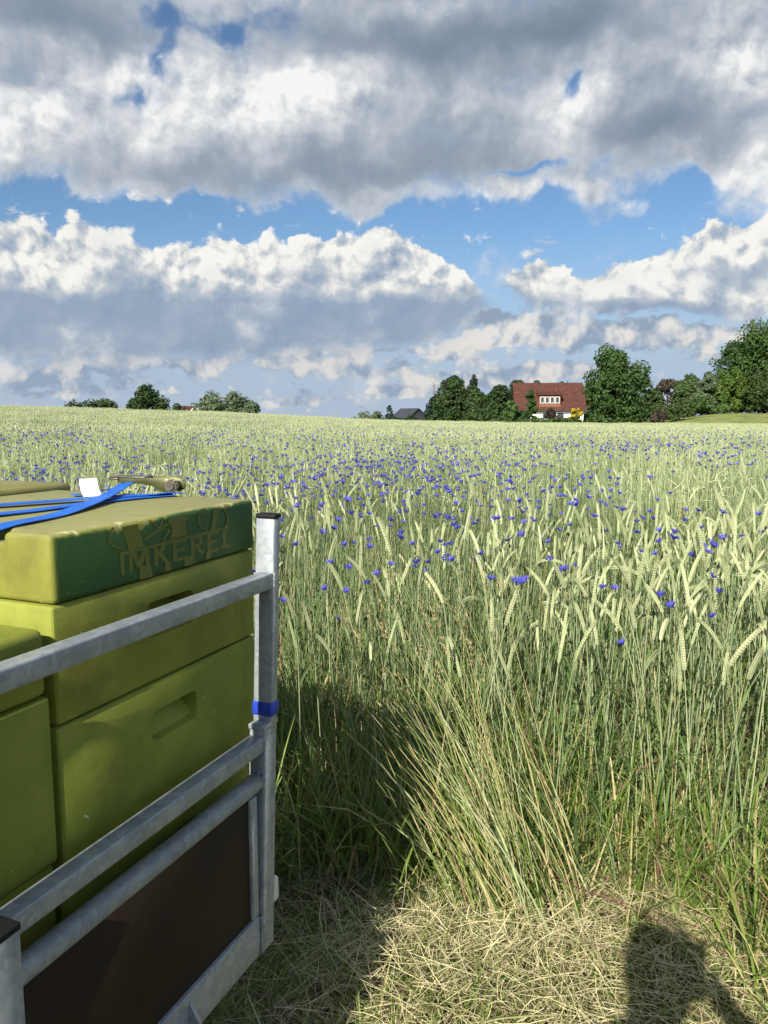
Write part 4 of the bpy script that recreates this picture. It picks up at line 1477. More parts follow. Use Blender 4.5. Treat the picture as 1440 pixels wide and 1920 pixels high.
# lush low blades along the very edge
src = [(thicket(680 + k, 0.22, 40, 0.14, 0.46, (0.004, 0.011), [0.62, 0.14, 0.04, 0.20, 0.0], up=(1.0, 1.5)), tmats) for k in range(4)]
x = g.uniform(-1.2, 2.6, 420); e_ = g.uniform(-0.10, 0.75, 420)
y = edge_y(x) + e_
ok = outside_trailer(x, y, 0.1) & ((x > 0.05) | (g.random(420) < 0.5)) & (g.random(420) < 1.15 - e_)
x, y = x[ok], y[ok]
gn_scatter('edge_grass', np.stack([x, y, terrain(x, y)], -1), rand_rots(g, len(x), 0.10), np.repeat(g.uniform(0.7, 1.25, len(x))[:, None], 3, 1), g.integers(0, 4, len(x)), src, 'lush light green grass along the front edge of the rye')
src = [(thicket(660 + k, 0.9, 100, 0.6, 0.92, (0.004, 0.009), [0.14, 0.30, 0.46, 0.10, 0.0], up=(1.25, 1.55)), tmats) for k in range(4)]
x, y = wedge(g, 6.5, 26, 3.0, 33)
z = terrain(x, y)
gn_scatter('field_undergrowth', np.stack([x, y, z], -1), rand_rots(g, len(x), 0.03), np.repeat(g.uniform(0.85, 1.1, len(x))[:, None], 3, 1), g.integers(0, 4, len(x)), src, 'grey green undergrowth filling the rye field below the ears')

# ---- mown hay in front of the field
def hay_z(x, y):
    m = 0.065 + 0.055 * vnoise(x * 4.0, y * 4.0, 41) + 0.032 * vnoise(x * 12, y * 12, 42)
    # a raked swath lies a little higher in the sun between trailer and field
    m = m + 0.13 * np.exp(-((y - 1.85) / 0.45) ** 2) * sstep(-0.35, -0.02, x) * sstep(1.15, 0.7, x)
    return np.maximum(m, 0.012)

def build_hay():
    g = np.random.default_rng(77)
    n0 = 190000
    x = g.uniform(-2.6, 2.6, n0); y = g.uniform(-0.6, 2.75, n0)
    wgt = np.where((y > 1.25) & (np.abs(x) < 1.4), 1.0, 0.12)
    e = y - edge_y(x)
    wgt = wgt * np.where(e > 0.05, np.clip(1 - 2.6 * (e - 0.05), 0.0, 1), 1.0)
    ok = g.random(n0) < wgt
    x, y = x[ok], y[ok]
    n = len(x)
    ln = g.gamma(2.0, 0.040, n).clip(0.02, 0.30)
    az = g.uniform(0, 6.283, n)
    top = hay_z(x, y)
    z = top * np.sqrt(g.random(n)) + 0.003
    pit = g.normal(0, 0.27, n) + 0.06
    bend = g.normal(0, 0.62, n)
    w = np.exp(g.normal(-6.68, 0.36, n)).clip(0.0006, 0.0032)
    up = g.normal(0, 0.5, n)
    verts = np.zeros((n, 4, 2, 3), np.float32)
    px_, py_, pz_ = x.copy(), y.copy(), z.copy()
    for i in range(4):
        t = i / 3
        a = az + bend * (t - 0.5)
        roll = up
        sx_, sy_, sz_ = -np.sin(a) * np.cos(roll), np.cos(a) * np.cos(roll), np.sin(roll)
        ww = w * (1.0 if i in (1, 2) else 0.6) / 2
        verts[:, i, 0] = np.stack([px_ - sx_ * ww, py_ - sy_ * ww, np.maximum(pz_ - sz_ * ww, 0.001)], -1)
        verts[:, i, 1] = np.stack([px_ + sx_ * ww, py_ + sy_ * ww, np.maximum(pz_ + sz_ * ww, 0.001)], -1)
        st_ = ln / 3
        pp = pit - 0.25 * (t - 0.3)
        px_ = px_ + np.cos(a) * np.cos(pp) * st_
        py_ = py_ + np.sin(a) * np.cos(pp) * st_
        pz_ = np.maximum(pz_ + np.sin(pp) * st_, 0.004)
    v = verts.reshape(-1, 3)
    base = (np.arange(n) * 8)[:, None, None]
    q = np.array([[0, 1, 3, 2], [2, 3, 5, 4], [4, 5, 7, 6]])[None]
    f = (base + q).reshape(-1, 4)
    me = bpy.data.meshes.new('mown_hay')
    me.vertices.add(len(v)); me.vertices.foreach_set('co', v.ravel())
    me.loops.add(f.size); me.loops.foreach_set('vertex_index', f.ravel().astype(np.int32))
    me.polygons.add(len(f)); me.polygons.foreach_set('loop_start', np.arange(0, f.size, 4, dtype=np.int32))
    me.materials.append(M_hay); me.materials.append(M_haygreen); me.materials.append(M_grass)
    gr = 0.20 + 0.26 * vnoise(x * 2.2, y * 2.2, 43) + 0.35 * sstep(-0.15, -0.5, x)
    r_ = g.random(n)
    mi = np.where(r_ < gr * 0.8, 1, 0); mi = np.where(r_ > 0.985, 2, mi)
    me.polygons.foreach_set('material_index', np.repeat(mi, 3).astype(np.int32))
    me.update(); me.validate()
    o = link('mown_hay', me)
    tag(o, 'mat of mown drying hay lying in front of the rye', kind='stuff')
build_hay()

# thatch below the hay so that no bare plane shows
def build_thatch():
    xs = np.linspace(-2.6, 2.6, 105); ys = np.linspace(-0.6, 2.6, 65)
    X_, Y_ = np.meshgrid(xs, ys, indexing='ij')
    Z_ = hay_z(X_, Y_) * 0.45 - 0.02 * sstep(0, 0.3, Y_ - edge_y(X_)) * 4 
    v = np.stack([X_, Y_, Z_], -1).reshape(-1, 3)
    f = [(i * 65 + j, (i + 1) * 65 + j, (i + 1) * 65 + j + 1, i * 65 + j + 1) for i in range(104) for j in range(64)]
    me = bpy.data.meshes.new('thatch'); me.from_pydata(v.tolist(), [], f)
    me.materials.append(noise_mat('thatch', (0.06, 0.055, 0.022), (0.15, 0.13, 0.06), scale=60, rough=0.95, bump=1.0, bscale=160, spec=0.05, c3=(0.10, 0.115, 0.04)))
    me.polygons.foreach_set('use_smooth', [True] * len(f))
    o = link('thatch', me)
    tag(o, 'matted base of the mown strip', kind='structure')
build_thatch()

# short regrowth that pokes through the hay
src = [(thicket(700 + k, 0.10, 9, 0.05, 0.17, (0.002, 0.005), [0.75, 0.10, 0.0, 0.15, 0.0], up=(0.7, 1.4)), tmats) for k in range(4)]
n = 900
x = g.uniform(-1.6, 1.7, n); y = g.uniform(1.0, 2.5, n)
ok = (vnoise(x * 3, y * 3, 52) > -0.05) | (y > edge_y(x) - 0.15) | (x < -0.1)
x, y = x[ok], y[ok]
gn_scatter('short_grass', np.stack([x, y, hay_z(x, y) * 0.4], -1), rand_rots(g, len(x), 0.2), np.repeat(g.uniform(0.7, 1.3, len(x))[:, None], 3, 1), g.integers(0, 4, len(x)), src, 'short green grass growing up through the mown hay')

# ---- the tall grass tuft that leans over to the left
def leaning_tuft():
    g = np.random.default_rng(91)
    root = at(990, 1765, 2.10); rx, ry = root.x, root.y
    e = empty('grass_tuft', (rx, ry, 0.0), 0, 'tall grass tuft bent over to the left at the rye edge, with tan seed heads', 'grass')
    blades, heads = MB(), MB()
    for k in range(170):
        ox, oy = g.normal(0, 0.095), g.normal(0, 0.07)
        ln = g.uniform(0.40, 1.12)
        th = g.normal(0.40, 0.15) + 0.25 * ox / 0.075 * 0.0
        az_ = g.normal(math.pi - 0.10, 0.20)
        d = Vector((math.cos(az_), math.sin(az_), 0))
        p = Vector((ox, oy, 0.01)); pts = [p.copy()]
        n = 5
        w = g.uniform(0.002, 0.0062) if ln < 0.85 else g.uniform(0.0016, 0.003)
        t0 = g.uniform(0.55, 0.95)
        sag = g.uniform(-0.12, 0.45)
        for i in range(n):
            t = (i + 1) / n
            a = th * (t0 + (1 - t0) * min(1, t * 1.6)) + sag * t * t
            p = p + (d * math.sin(a) + Vector((0, 0, 1)) * math.cos(a)) * (ln / n)
            pts.append(p.copy())
        ws = [w * (1 - (i / n) ** 2 * 0.85) for i in range(n + 1)]
        blades.blade(pts, ws, Vector((d.x * -0.2 + g.uniform(0.4, 1.0), g.uniform(-0.5, 0.5), g.uniform(0.0, 0.7))), int(g.choice(5, p=[0.15, 0.30, 0.25, 0.05, 0.25])))
        if ln > 0.88 and g.random() < 0.75:    # loose panicle
            ax = (pts[-1] - pts[-2]).normalized()
            for j in range(14):
                q = pts[-1] - ax * g.uniform(0.0, 0.11) + Vector(g.normal(0, 0.003, 3))
                heads.spindle(q, ax + Vector(g.normal(0, 0.18, 3)), g.uniform(0.008, 0.015), 0.0011, 3, 0)
    blades.build('blade_bundle', [M_grass, M_leaf, M_dry, M_red, M_stem], e)['kind'] = 'stuff'
    heads.build('seed_heads', [plant_mat('tan_seed', (0.36, 0.26, 0.12), (0.50, 0.38, 0.20), trans=0.1)], e)['kind'] = 'stuff'
leaning_tuft()

# reddish dry stalks lying over at the right
def red_straw():
    g = np.random.default_rng(95)
    e = empty('fallen_stalks', (1.02, 1.80, 0.0), 0, 'fallen reddish and straw stalks lying over the grass at the right edge', 'stalks')
    b = MB()
    for k in range(46):
        p = Vector((g.uniform(-0.1, 0.45), g.uniform(-0.15, 0.25), 0.02 + g.uniform(0, 0.10)))
        az_ = g.normal(2.55, 0.25); ln = g.uniform(0.3, 0.7)
        d = Vector((math.cos(az_), math.sin(az_), 0))
        pts = [p + d * (ln * t) + Vector((0, 0, 0.34 * ln * t - 0.12 * t * t * ln)) for t in np.linspace(0, 1, 5)]
        b.tube(pts, [0.0016, 0.0015, 0.0013, 0.0011, 0.0007], 4, int(g.choice(2, p=[0.55, 0.45])), cap=False)
    o = b.build('stalk_bundle', [M_red, M_dry], e); o['kind'] = 'stuff'
red_straw()

# ------------------------------------------------------------------ trees, houses and masts beyond the field
def leafmat(name, c1, c2, c3):
    return plant_mat(name, c1, c2, trans=0.22, rough=0.6, spec=0.2, nscale=0.55, c3=c3)
LF_DARK = leafmat('leaf_dark', (0.020, 0.042, 0.014), (0.034, 0.066, 0.020), (0.055, 0.095, 0.030))
LF_OAK = leafmat('leaf_oak', (0.030, 0.062, 0.017), (0.050, 0.098, 0.026), (0.080, 0.140, 0.040))
LF_MID = leafmat('leaf_mid', (0.038, 0.068, 0.020), (0.060, 0.102, 0.032), (0.095, 0.145, 0.050))
LF_PALE = leafmat('leaf_pale', (0.075, 0.115, 0.055), (0.11, 0.155, 0.08), (0.16, 0.21, 0.115))
LF_LIME = leafmat('leaf_lime', (0.06, 0.11, 0.02), (0.10, 0.165, 0.032), (0.15, 0.22, 0.05))
LF_BLUE = leafmat('leaf_spruce', (0.016, 0.034, 0.024), (0.028, 0.054, 0.036), (0.045, 0.075, 0.05))
LF_RED = leafmat('leaf_copper', (0.040, 0.034, 0.026), (0.062, 0.052, 0.038), (0.085, 0.075, 0.05))
LF_YEL = leafmat('leaf_yellow', (0.28, 0.22, 0.02), (0.42, 0.34, 0.035), (0.55, 0.46, 0.07))
M_bark = noise_mat('bark', (0.04, 0.032, 0.024), (0.10, 0.082, 0.06), scale=4, rough=0.9, bump=0.6, bscale=12, spec=0.1)


def leaf_cloud(g, centres, radii, n, size, squash=1.0):
    """leaf-sized quads on and inside many small lobes"""
    m = len(centres)
    w = radii ** 2
    pick = g.choice(m, n, p=w / w.sum())
    d = g.normal(size=(n, 3)); d /= np.linalg.norm(d, axis=1)[:, None]
    rad = radii[pick] * (0.5 + 0.62 * np.sqrt(g.random(n)))
    p = centres[pick] + d * rad[:, None] * np.array([1, 1, squash])
    # leaf plane loosely facing out and up
    nrm = d + np.array([0, 0, 0.35]) + g.normal(0, 0.55, (n, 3))
    nrm /= np.linalg.norm(nrm, axis=1)[:, None]
    a = np.cross(nrm, g.normal(size=(n, 3))); a /= np.linalg.norm(a, axis=1)[:, None]
    b = np.cross(nrm, a)
    s = size * g.uniform(0.6, 1.35, n)[:, None]
    v = np.stack([p - a * s, p - b * s * 0.55, p + a * s, p + b * s * 0.55], 1)
    return v.reshape(-1, 3)


def quad_mesh(name, v, mat):
    n = len(v) // 4
    me = bpy.data.meshes.new(name)
    me.vertices.add(len(v)); me.vertices.foreach_set('co', np.asarray(v, np.float32).ravel())
    me.loops.add(4 * n); me.loops.foreach_set('vertex_index', np.arange(4 * n, dtype=np.int32))
    me.polygons.add(n); me.polygons.foreach_set('loop_start', np.arange(0, 4 * n, 4, dtype=np.int32))
    me.materials.append(mat)
    me.update(); me.validate()
    return me


def tree(name, label, px, d, w_px, top, base_z=None, mat=None, shape='round', n=5200, leaf=0.30, seed=1, cat='tree', group=None, depth=1.0, lobes=46, bare=0.12, bottom=None):
    """crown between its top pixel row and a clear trunk; w_px is the crown's width in the photograph"""
    g = np.random.default_rng(seed)
    P0 = at(px, 780, d)
    z0 = tz(P0.x, P0.y) if base_z is None else base_z
    zt = at(px, top, d).z
    hgt = zt - z0
    rw = w_px / F_PX * d / 2
    e = empty(name, (P0.x, P0.y, z0), 0, label, cat, group)
    c, r = [], []
    zb = hgt * bare
    ph = g.uniform(0, 6.28, 2)
    for k in range(lobes):
        t = g.random() ** 1.12
        if shape == 'round':
            prof = math.sin(math.pi * (0.16 + 0.80 * t)) ** 0.62
        elif shape == 'cone':
            prof = (1 - t) ** 0.85 * 0.95 + 0.05
        elif shape == 'column':
            prof = math.sin(math.pi * (0.1 + 0.82 * t)) ** 0.4
        elif shape == 'spread':
            prof = math.sqrt(max(0.0, 1 - (t * 0.98) ** 2.2))
        else:
            prof = 1.0
        lr = rw * (0.14 + 0.22 * g.random() ** 1.4) * (1.0 if shape != 'cone' else (0.35 + 0.8 * (1 - t)))
        a = g.uniform(0, 6.283)
        q = prof * max(0.05, rw - lr * 0.85) * math.sqrt(g.uniform(0.25, 1.0))
        zz = zb + lr * 0.7 + (hgt - zb - lr * 1.5) * t
        wob = 1 + 0.22 * math.sin(2 * a + ph[0] + 5 * t) + 0.16 * math.sin(3 * a + ph[1] - 9 * t)
        c.append((q * wob * math.cos(a), q * wob * math.sin(a) * depth, zz + lr * g.normal(0, 0.25))); r.append(lr)
    c, r = np.array(c), np.array(r)
    v = leaf_cloud(g, c, r, n, leaf)
    if shape == 'cone':
        v = v
    v[:, 2] = np.maximum(v[:, 2], 0.05)
    link('crown', quad_mesh('crown', v, mat), e)
    b = MB()
    tr = max(0.06, hgt * 0.022)
    hh = hgt * 0.8
    lean_ = g.uniform(-0.03, 0.03, 2)
    pts = [Vector((lean_[0] * hh * t * t, lean_[1] * hh * t * t, hh * t - (0.3 if t == 0 else 0))) for t in np.linspace(0, 1, 7)]
    b.tube(pts, [tr * (1.25 - 1.1 * t) for t in np.linspace(0, 1, 7)], 8)
    for k in range(7):
        i = 2 + k % 4
        j = int(g.integers(0, lobes))
        tgt = Vector(c[j])
        mid_ = pts[i].lerp(tgt, 0.5) + Vector((0, 0, 0.06 * hgt))
        b.tube([pts[i], mid_, tgt], [tr * 0.5, tr * 0.3, tr * 0.1], 5, cap=False)
    b.build('trunk', M_bark, e, smooth=True)
    return e


def shrub(label, px, d, w_px, top, mat, seed, n=1700, leaf=0.22, name='shrub', group=None, depth=1.0, base_z=None, shape='spread'):
    return tree(name, label, px, d, w_px, top, base_z, mat, shape, n, leaf, seed, 'shrub', group, depth, lobes=22, bare=0.0)


# --- left horizon
shrub('leftmost low dark bush peeping over the field crest', 150, 122, 90, 748, LF_DARK, 11, group='bushes along the left crest', depth=0.6)
shrub('low bush just left of the round dark tree on the crest', 193, 124, 62, 747, LF_MID, 12, group='bushes along the left crest', depth=0.6)
tree('round_tree', 'dark dense round tree alone on the left crest', 276, 138, 70, 723, None, LF_DARK, 'round', 5200, 0.26, 13, bare=0.06)
shrub('small bush right of the round dark tree, beside the red roof', 330, 126, 50, 757, LF_MID, 14, group='bushes along the left crest', n=900)
tree('willow_bush', 'wide pale grey-green willow bush left of the middle of the horizon', 402, 136, 86, 738, None, LF_PALE, 'spread', 4200, 0.24, 15, cat='shrub', bare=0.0, lobes=34)
tree('willow_bush', 'pale willow bush joined to the wide one on its right side', 446, 134, 86, 738, None, LF_PALE, 'spread', 4200, 0.24, 16, cat='shrub', bare=0.0, lobes=34)
# --- centre
shrub('pale low bush left of the small dark conifer near the slate house', 683, 165, 46, 769, LF_PALE, 17, n=1500)
shrub('pale bush close against the small dark conifer', 706, 163, 30, 771, LF_PALE, 18, n=900)
tree('small_conifer', 'small dark conifer left of the slate roofed house', 730, 160, 30, 759, None, LF_BLUE, 'cone', 1800, 0.2, 19, bare=0.0, lobes=28)
shrub('low dark hedge bush in front of the slate roofed house', 772, 158, 40, 781, LF_DARK, 20, n=800)
tree('dark_shrub_tree', 'dark bushy tree at the left end of the grove beside the red roofed house', 815, 122, 44, 742, None, LF_BLUE, 'spread', 3000, 0.24, 21, bare=0.0)
tree('dark_tree', 'tall dark broad tree leading the grove left of the red roofed house', 850, 120, 82, 705, None, LF_DARK, 'round', 11000, 0.25, 22, bare=0.0, lobes=110)
tree('spruce', 'dark spruce with pointed top behind the grove', 887, 134, 50, 701, None, LF_BLUE, 'cone', 5200, 0.26, 23, bare=0.0, lobes=70)
tree('grove_tree', 'mid green tree filling the grove below the spruce', 896, 118, 66, 734, None, LF_DARK, 'round', 7000, 0.25, 24, bare=0.0, lobes=80)
tree('grove_tree', 'green tree touching the left gable of the red roofed house', 936, 116, 70, 724, None, LF_DARK, 'round', 8000, 0.25, 25, bare=0.0, lobes=80)
shrub('dark bush at the foot of the grove left of the house', 915, 112, 90, 766, LF_DARK, 26, n=2200)
shrub('dark bush below the leading tree of the grove', 840, 113, 76, 768, LF_DARK, 27, n=2200)
tree('column_tree', 'slender green tree standing in front of the red roof', 993, 112, 26, 733, None, LF_OAK, 'column', 2600, 0.22, 28, bare=0.0, lobes=30)
shrub('dark reddish shrub in front of the white house wall', 1036, 113, 44, 767, LF_RED, 29, n=1500)
tree('yellow_shrub', 'bright yellow-green shrub at the right corner of the house', 1081, 113, 27, 764, None, LF_YEL, 'column', 2000, 0.17, 30, cat='shrub', bare=0.0, lobes=20)
for k, (px, w) in enumerate(((988, 50), (1030, 56), (1074, 50), (1110, 40))):
    shrub(('clipped low hedge left of the house door', 'clipped low hedge under the white wall', 'clipped low hedge below the yellow shrub', 'clipped low hedge at the foot of the big oak')[k],
          px, 110, w, 784, LF_OAK, 31 + k, n=1100, leaf=0.18, name='hedge', group='low hedge before the house', depth=0.35, shape='block')
tree('back_tree', 'dark tree top showing over the left end of the red roof', 968, 150, 50, 714, None, LF_DARK, 'round', 2600, 0.3, 36, group='trees behind the house')
tree('back_tree', 'dark tree top showing over the middle of the red roof', 1004, 152, 38, 711, None, LF_DARK, 'round', 2200, 0.3, 37, group='trees behind the house')
tree('back_tree', 'dark tree top showing over the right end of the red roof', 1047, 152, 44, 712, None, LF_DARK, 'round', 2200, 0.3, 38, group='trees behind the house')
tree('back_tree', 'green tree between the red roof and the big oak', 1104, 138, 48, 716, None, LF_MID, 'round', 3400, 0.28, 39, group='trees behind the house', bare=0.0)
tree('oak_tree', 'big spreading green oak right of the red roofed house', 1157, 112, 124, 655, None, LF_OAK, 'round', 15000, 0.25, 40, bare=0.04, lobes=95)
shrub('mid green bush right of the oak foot', 1222, 114, 56, 752, LF_MID, 41, n=2200)
shrub('dark bush at the oak foot on its right', 1240, 110, 44, 770, LF_RED, 42, n=1500)
tree('copper_tree', 'brownish copper leaved tree behind the bushes right of the oak', 1250, 160, 46, 708, None, LF_RED, 'round', 2600, 0.28, 43, bare=0.0)
tree('back_tree', 'green tree between oak and copper tree', 1222, 140, 50, 722, None, LF_MID, 'round', 2800, 0.28, 44, bare=0.0)
tree('green_tree', 'mid green tree right of the copper tree', 1290, 158, 62, 703, None, LF_MID, 'spread', 6000, 0.28, 45, bare=0.0, lobes=60)
tree('pale_tree', 'pale silvery green tree left of the big right-hand trees', 1326, 156, 60, 704, None, LF_PALE, 'spread', 6000, 0.26, 46, bare=0.0, lobes=60)
shrub('green bush at the meadow edge below the copper tree', 1272, 140, 50, 748, LF_MID, 47, n=2200)
shrub('green bush at the meadow edge below the pale tree', 1312, 150, 56, 744, LF_OAK, 48, n=2400)
tree('tall_tree', 'tallest dark green tree at the right edge of the picture', 1432, 165, 150, 610, None, LF_OAK, 'spread', 22000, 0.30, 49, bare=0.0, lobes=130)
tree('tall_tree', 'dark tree on the left flank of the tallest right-hand tree', 1380, 166, 96, 636, None, LF_OAK, 'spread', 13000, 0.29, 50, bare=0.0, lobes=90)
tree('lime_tree', 'lighter green young tree in front of the right-hand trees', 1368, 156, 64, 688, None, LF_LIME, 'spread', 7000, 0.24, 51, bare=0.0, lobes=60)
tree('lime_tree', 'light green young tree at the right edge below the tallest tree', 1422, 154, 66, 694, None, LF_MID, 'spread', 7000, 0.24, 52, bare=0.0, lobes=60)
tree('tall_tree', 'dark tree partly cut by the right edge of the picture', 1490, 165, 120, 630, None, LF_OAK, 'spread', 9000, 0.3, 53, bare=0.0, lobes=70)
shrub('low bush by the meadow under the right-hand trees', 1345, 152, 40, 760, LF_OAK, 54, n=1400)

shrub('dark bush hiding the left foot of the white house', 972, 114, 40, 762, LF_DARK, 55, n=1600)
shrub('green bush left of the slender tree before the house', 958, 112, 40, 752, LF_OAK, 56, n=1800)
# --- houses
M_plaster = noise_mat('white_plaster', (0.70, 0.70, 0.68), (0.80, 0.80, 0.78), scale=1.5, rough=0.85, bump=0.1)
M_tiles = noise_mat('red_roof_tiles', (0.060, 0.026, 0.020), (0.082, 0.035, 0.027), scale=2.5, rough=0.85, bump=0.4, bscale=14, c3=(0.10, 0.045, 0.034), spec=0.15)
M_wood = noise_mat('brown_wood', (0.16, 0.07, 0.04), (0.24, 0.11, 0.065), scale=5, rough=0.7)
M_frame = noise_mat('white_window_frame', (0.74, 0.74, 0.73), (0.80, 0.80, 0.79), scale=9, rough=0.5)
M_glass, nt, p, L = mat_new('window_glass')
p.inputs['Base Color'].default_value = (0.05, 0.065, 0.08, 1); p.inputs['Roughness'].default_value = 0.06; p.inputs['Specular IOR Level'].default_value = 0.9
nn = nd(nt, 'ShaderNodeTexNoise', Scale=1.5); bb_ = nd(nt, 'ShaderNodeBump', Strength=0.05); L(nn.outputs['Fac'], bb_.inputs['Height']); L(bb_.outputs[0], p.inputs['Normal'])
M_slate = noise_mat('dark_slate', (0.028, 0.032, 0.042), (0.05, 0.056, 0.07), scale=2.0, rough=0.55, bump=0.3, bscale=10)
M_dwall = noise_mat('slate_clad_wall', (0.035, 0.04, 0.052), (0.055, 0.06, 0.075), scale=2.0, rough=0.7)
M_mast = noise_mat('grey_mast', (0.25, 0.26, 0.27), (0.36, 0.37, 0.38), scale=3, rough=0.5, metal=0.4)
M_bare = noise_mat('bare_wood', (0.13, 0.09, 0.075), (0.20, 0.145, 0.12), scale=4, rough=0.9)


def gable_house(name, label, px, d, L_, Wd, eave, ridge, rz, wall_m, roof_m, over=0.45):
    """local x along the ridge, -y is the front eave"""
    P0 = at(px, 780, d)
    z0 = tz(P0.x, P0.y) - 0.2
    e = empty(name, (P0.x, P0.y, z0), rz, label, 'house')
    eh, rh = eave - z0, ridge - z0
    b = MB()
    hw, hl = Wd / 2, L_ / 2
    vs = []
    for sx_ in (-hl, hl):
        vs += [(sx_, -hw, 0), (sx_, hw, 0), (sx_, hw, eh), (sx_, 0, rh - 0.12), (sx_, -hw, eh)]
    b.add(vs, [(4, 3, 2, 1, 0), (5, 6, 7, 8, 9), (0, 5, 9, 4), (1, 2, 7, 6), (0, 1, 6, 5)])
    b.build('wall', wall_m, e)
    b = MB()
    sl = (rh - eh) / hw
    t = 0.16
    for q in (-1, 1):
        y0, zz0 = q * (hw + over), eh - sl * over
        vs = [(-hl - over, y0, zz0 + 0.03), (hl + over, y0, zz0 + 0.03), (hl + over, 0, rh + 0.03), (-hl - over, 0, rh + 0.03)]
        vs += [(x, y, z + t) for x, y, z in vs]
        b.add(vs, [(3, 2, 1, 0), (4, 5, 6, 7), (0, 1, 5, 4), (1, 2, 6, 5), (2, 3, 7, 6), (3, 0, 4, 7)])
    rf = b.build('roof', roof_m, e)
    return e, rf, eh, rh, sl, hw, hl


house, roof, eh, rh, sl, hw, hl = gable_house('red_roofed_house', 'white house with steep red tiled roof and a long dormer among trees', 1025, 128, 10.2, 8.8, at(1025, 766, 128).z, at(1025, 720, 128).z, R(-5), M_plaster, M_tiles)
def wnd(parent, x0, x1, y, z0, z1, nb=2):
    """window in a wall that faces -y: frame pieces stand proud of the pane"""
    b = MB(); fr = 0.07
    b.box(x0, x1, y - 0.06, y + 0.02, z0, z0 + fr); b.box(x0, x1, y - 0.06, y + 0.02, z1 - fr, z1)
    b.box(x0, x0 + fr, y - 0.06, y + 0.02, z0 + fr, z1 - fr); b.box(x1 - fr, x1, y - 0.06, y + 0.02, z0 + fr, z1 - fr)
    w = b.build('window', M_frame, parent)
    b = MB(); b.box(x0 + fr, x1 - fr, y - 0.02, y - 0.005, z0 + fr, z1 - fr)
    b.build('pane', M_glass, w)
    return w
# dormer on the front slope
dx0, dx1 = -1.75, 1.55
dz0, dz1 = eh + 0.15, eh + 2.0
yf = -hw + 0.05
b = MB()
yb = lambda zz: -hw + (zz - eh) / sl
b.add([(dx0, yf, dz0), (dx1, yf, dz0), (dx1, yf, dz1), (dx0, yf, dz1), (dx0, yb(dz0) + 0.5, dz0), (dx1, yb(dz0) + 0.5, dz0), (dx1, yb(dz1) + 0.4, dz1 + 0.2), (dx0, yb(dz1) + 0.4, dz1 + 0.2)],
      [(0, 1, 2, 3), (1, 5, 6, 2), (4, 0, 3, 7), (3, 2, 6, 7), (5, 4, 7, 6), (1, 0, 4, 5)])
dormer = b.build('dormer', M_wood, house)
b = MB(); b.add([(dx0 - 0.2, yf - 0.3, dz1 + 0.03), (dx1 + 0.2, yf - 0.3, dz1 + 0.03), (dx1 + 0.2, yb(dz1) + 1.0, dz1 + 0.62), (dx0 - 0.2, yb(dz1) + 1.0, dz1 + 0.62),
                 (dx0 - 0.2, yf - 0.3, dz1 + 0.17), (dx1 + 0.2, yf - 0.3, dz1 + 0.17), (dx1 + 0.2, yb(dz1) + 1.0, dz1 + 0.76), (dx0 - 0.2, yb(dz1) + 1.0, dz1 + 0.76)],
                [(3, 2, 1, 0), (4, 5, 6, 7), (0, 1, 5, 4), (1, 2, 6, 5), (2, 3, 7, 6), (3, 0, 4, 7)])
b.build('dormer_roof', M_tiles, dormer)
for k in range(4):
    wnd(house, dx0 + 0.16 + k * 0.77, dx0 + 0.82 + k * 0.77, yf - 0.01, dz0 + 0.62, dz0 + 1.62)
for x0 in (-4.2, -1.2, 1.0, 3.2):
    wnd(house, x0, x0 + 1.15, -hw - 0.01, eh - 1.75, eh - 0.6)
b = MB(); b.box(-0.1, 0.82, -hw - 0.05, -hw + 0.02, 0.25, 2.3)
dr = b.build('door', M_wood, house, bevel=0.01)
b = MB(); b.box(0.66, 0.76, -hw - 0.10, -hw - 0.051, 1.25, 1.29); b.build('handle', M_mast, dr)
for xx in (-1.5, 3.1):
    b = MB(); b.tube([(xx, -0.5, rh - 0.4), (xx, -0.5, rh + 0.45)], 0.07, 8); b.build('vent_pipe', M_slate, roof)
b = MB(); b.tube([(-hl - 0.45, -hw - 0.52, eh - sl * 0.45 - 0.02), (hl + 0.45, -hw - 0.52, eh - sl * 0.45 - 0.02)], 0.07, 8); b.build('gutter', M_slate, roof)

h2_, rf2, eh2, rh2, sl2, hw2, hl2 = gable_house('slate_house', 'small dark slate clad house with steep gable left of the grove', 768, 190, 6.4, 6.0, at(768, 783, 190).z, at(768, 767, 190).z, R(-52), M_dwall, M_slate, over=0.3)
# window in the gable that faces the camera (local -x end)
b = MB(); b.box(-hl2 - 0.05, -hl2 + 0.02, -0.5, 0.35, eh2 + 0.1, eh2 + 1.0); w = b.build('window', M_frame, h2_)
b = MB(); b.box(-hl2 - 0.07, -hl2 - 0.051, -0.38, 0.23, eh2 + 0.2, eh2 + 0.9); b.build('pane', M_glass, w)

h3_, rf3, eh3, rh3, sl3, hw3, hl3 = gable_house('farm_building', 'red roofed building almost hidden behind the left crest', 357, 160, 2.2, 3.6, at(358, 773, 160).z, at(358, 763, 160).z, R(20), M_plaster, M_tiles, over=0.3)
# white arched tube of a polytunnel end beside it
P0 = at(366, 780, 152)
b = MB(); b.tube([(math.cos(R(a)) * 1.1, 0, math.sin(R(a)) * (at(366, 763, 152).z - tz(P0.x, P0.y))) for a in range(0, 181, 15)], 0.09, 6)
b.build('hoop', M_frame, tag(empty('garden_hoop', (P0.x, P0.y, tz(P0.x, P0.y)), R(15)), 'white arched hoop beside the hidden red roof', 'hoop'))

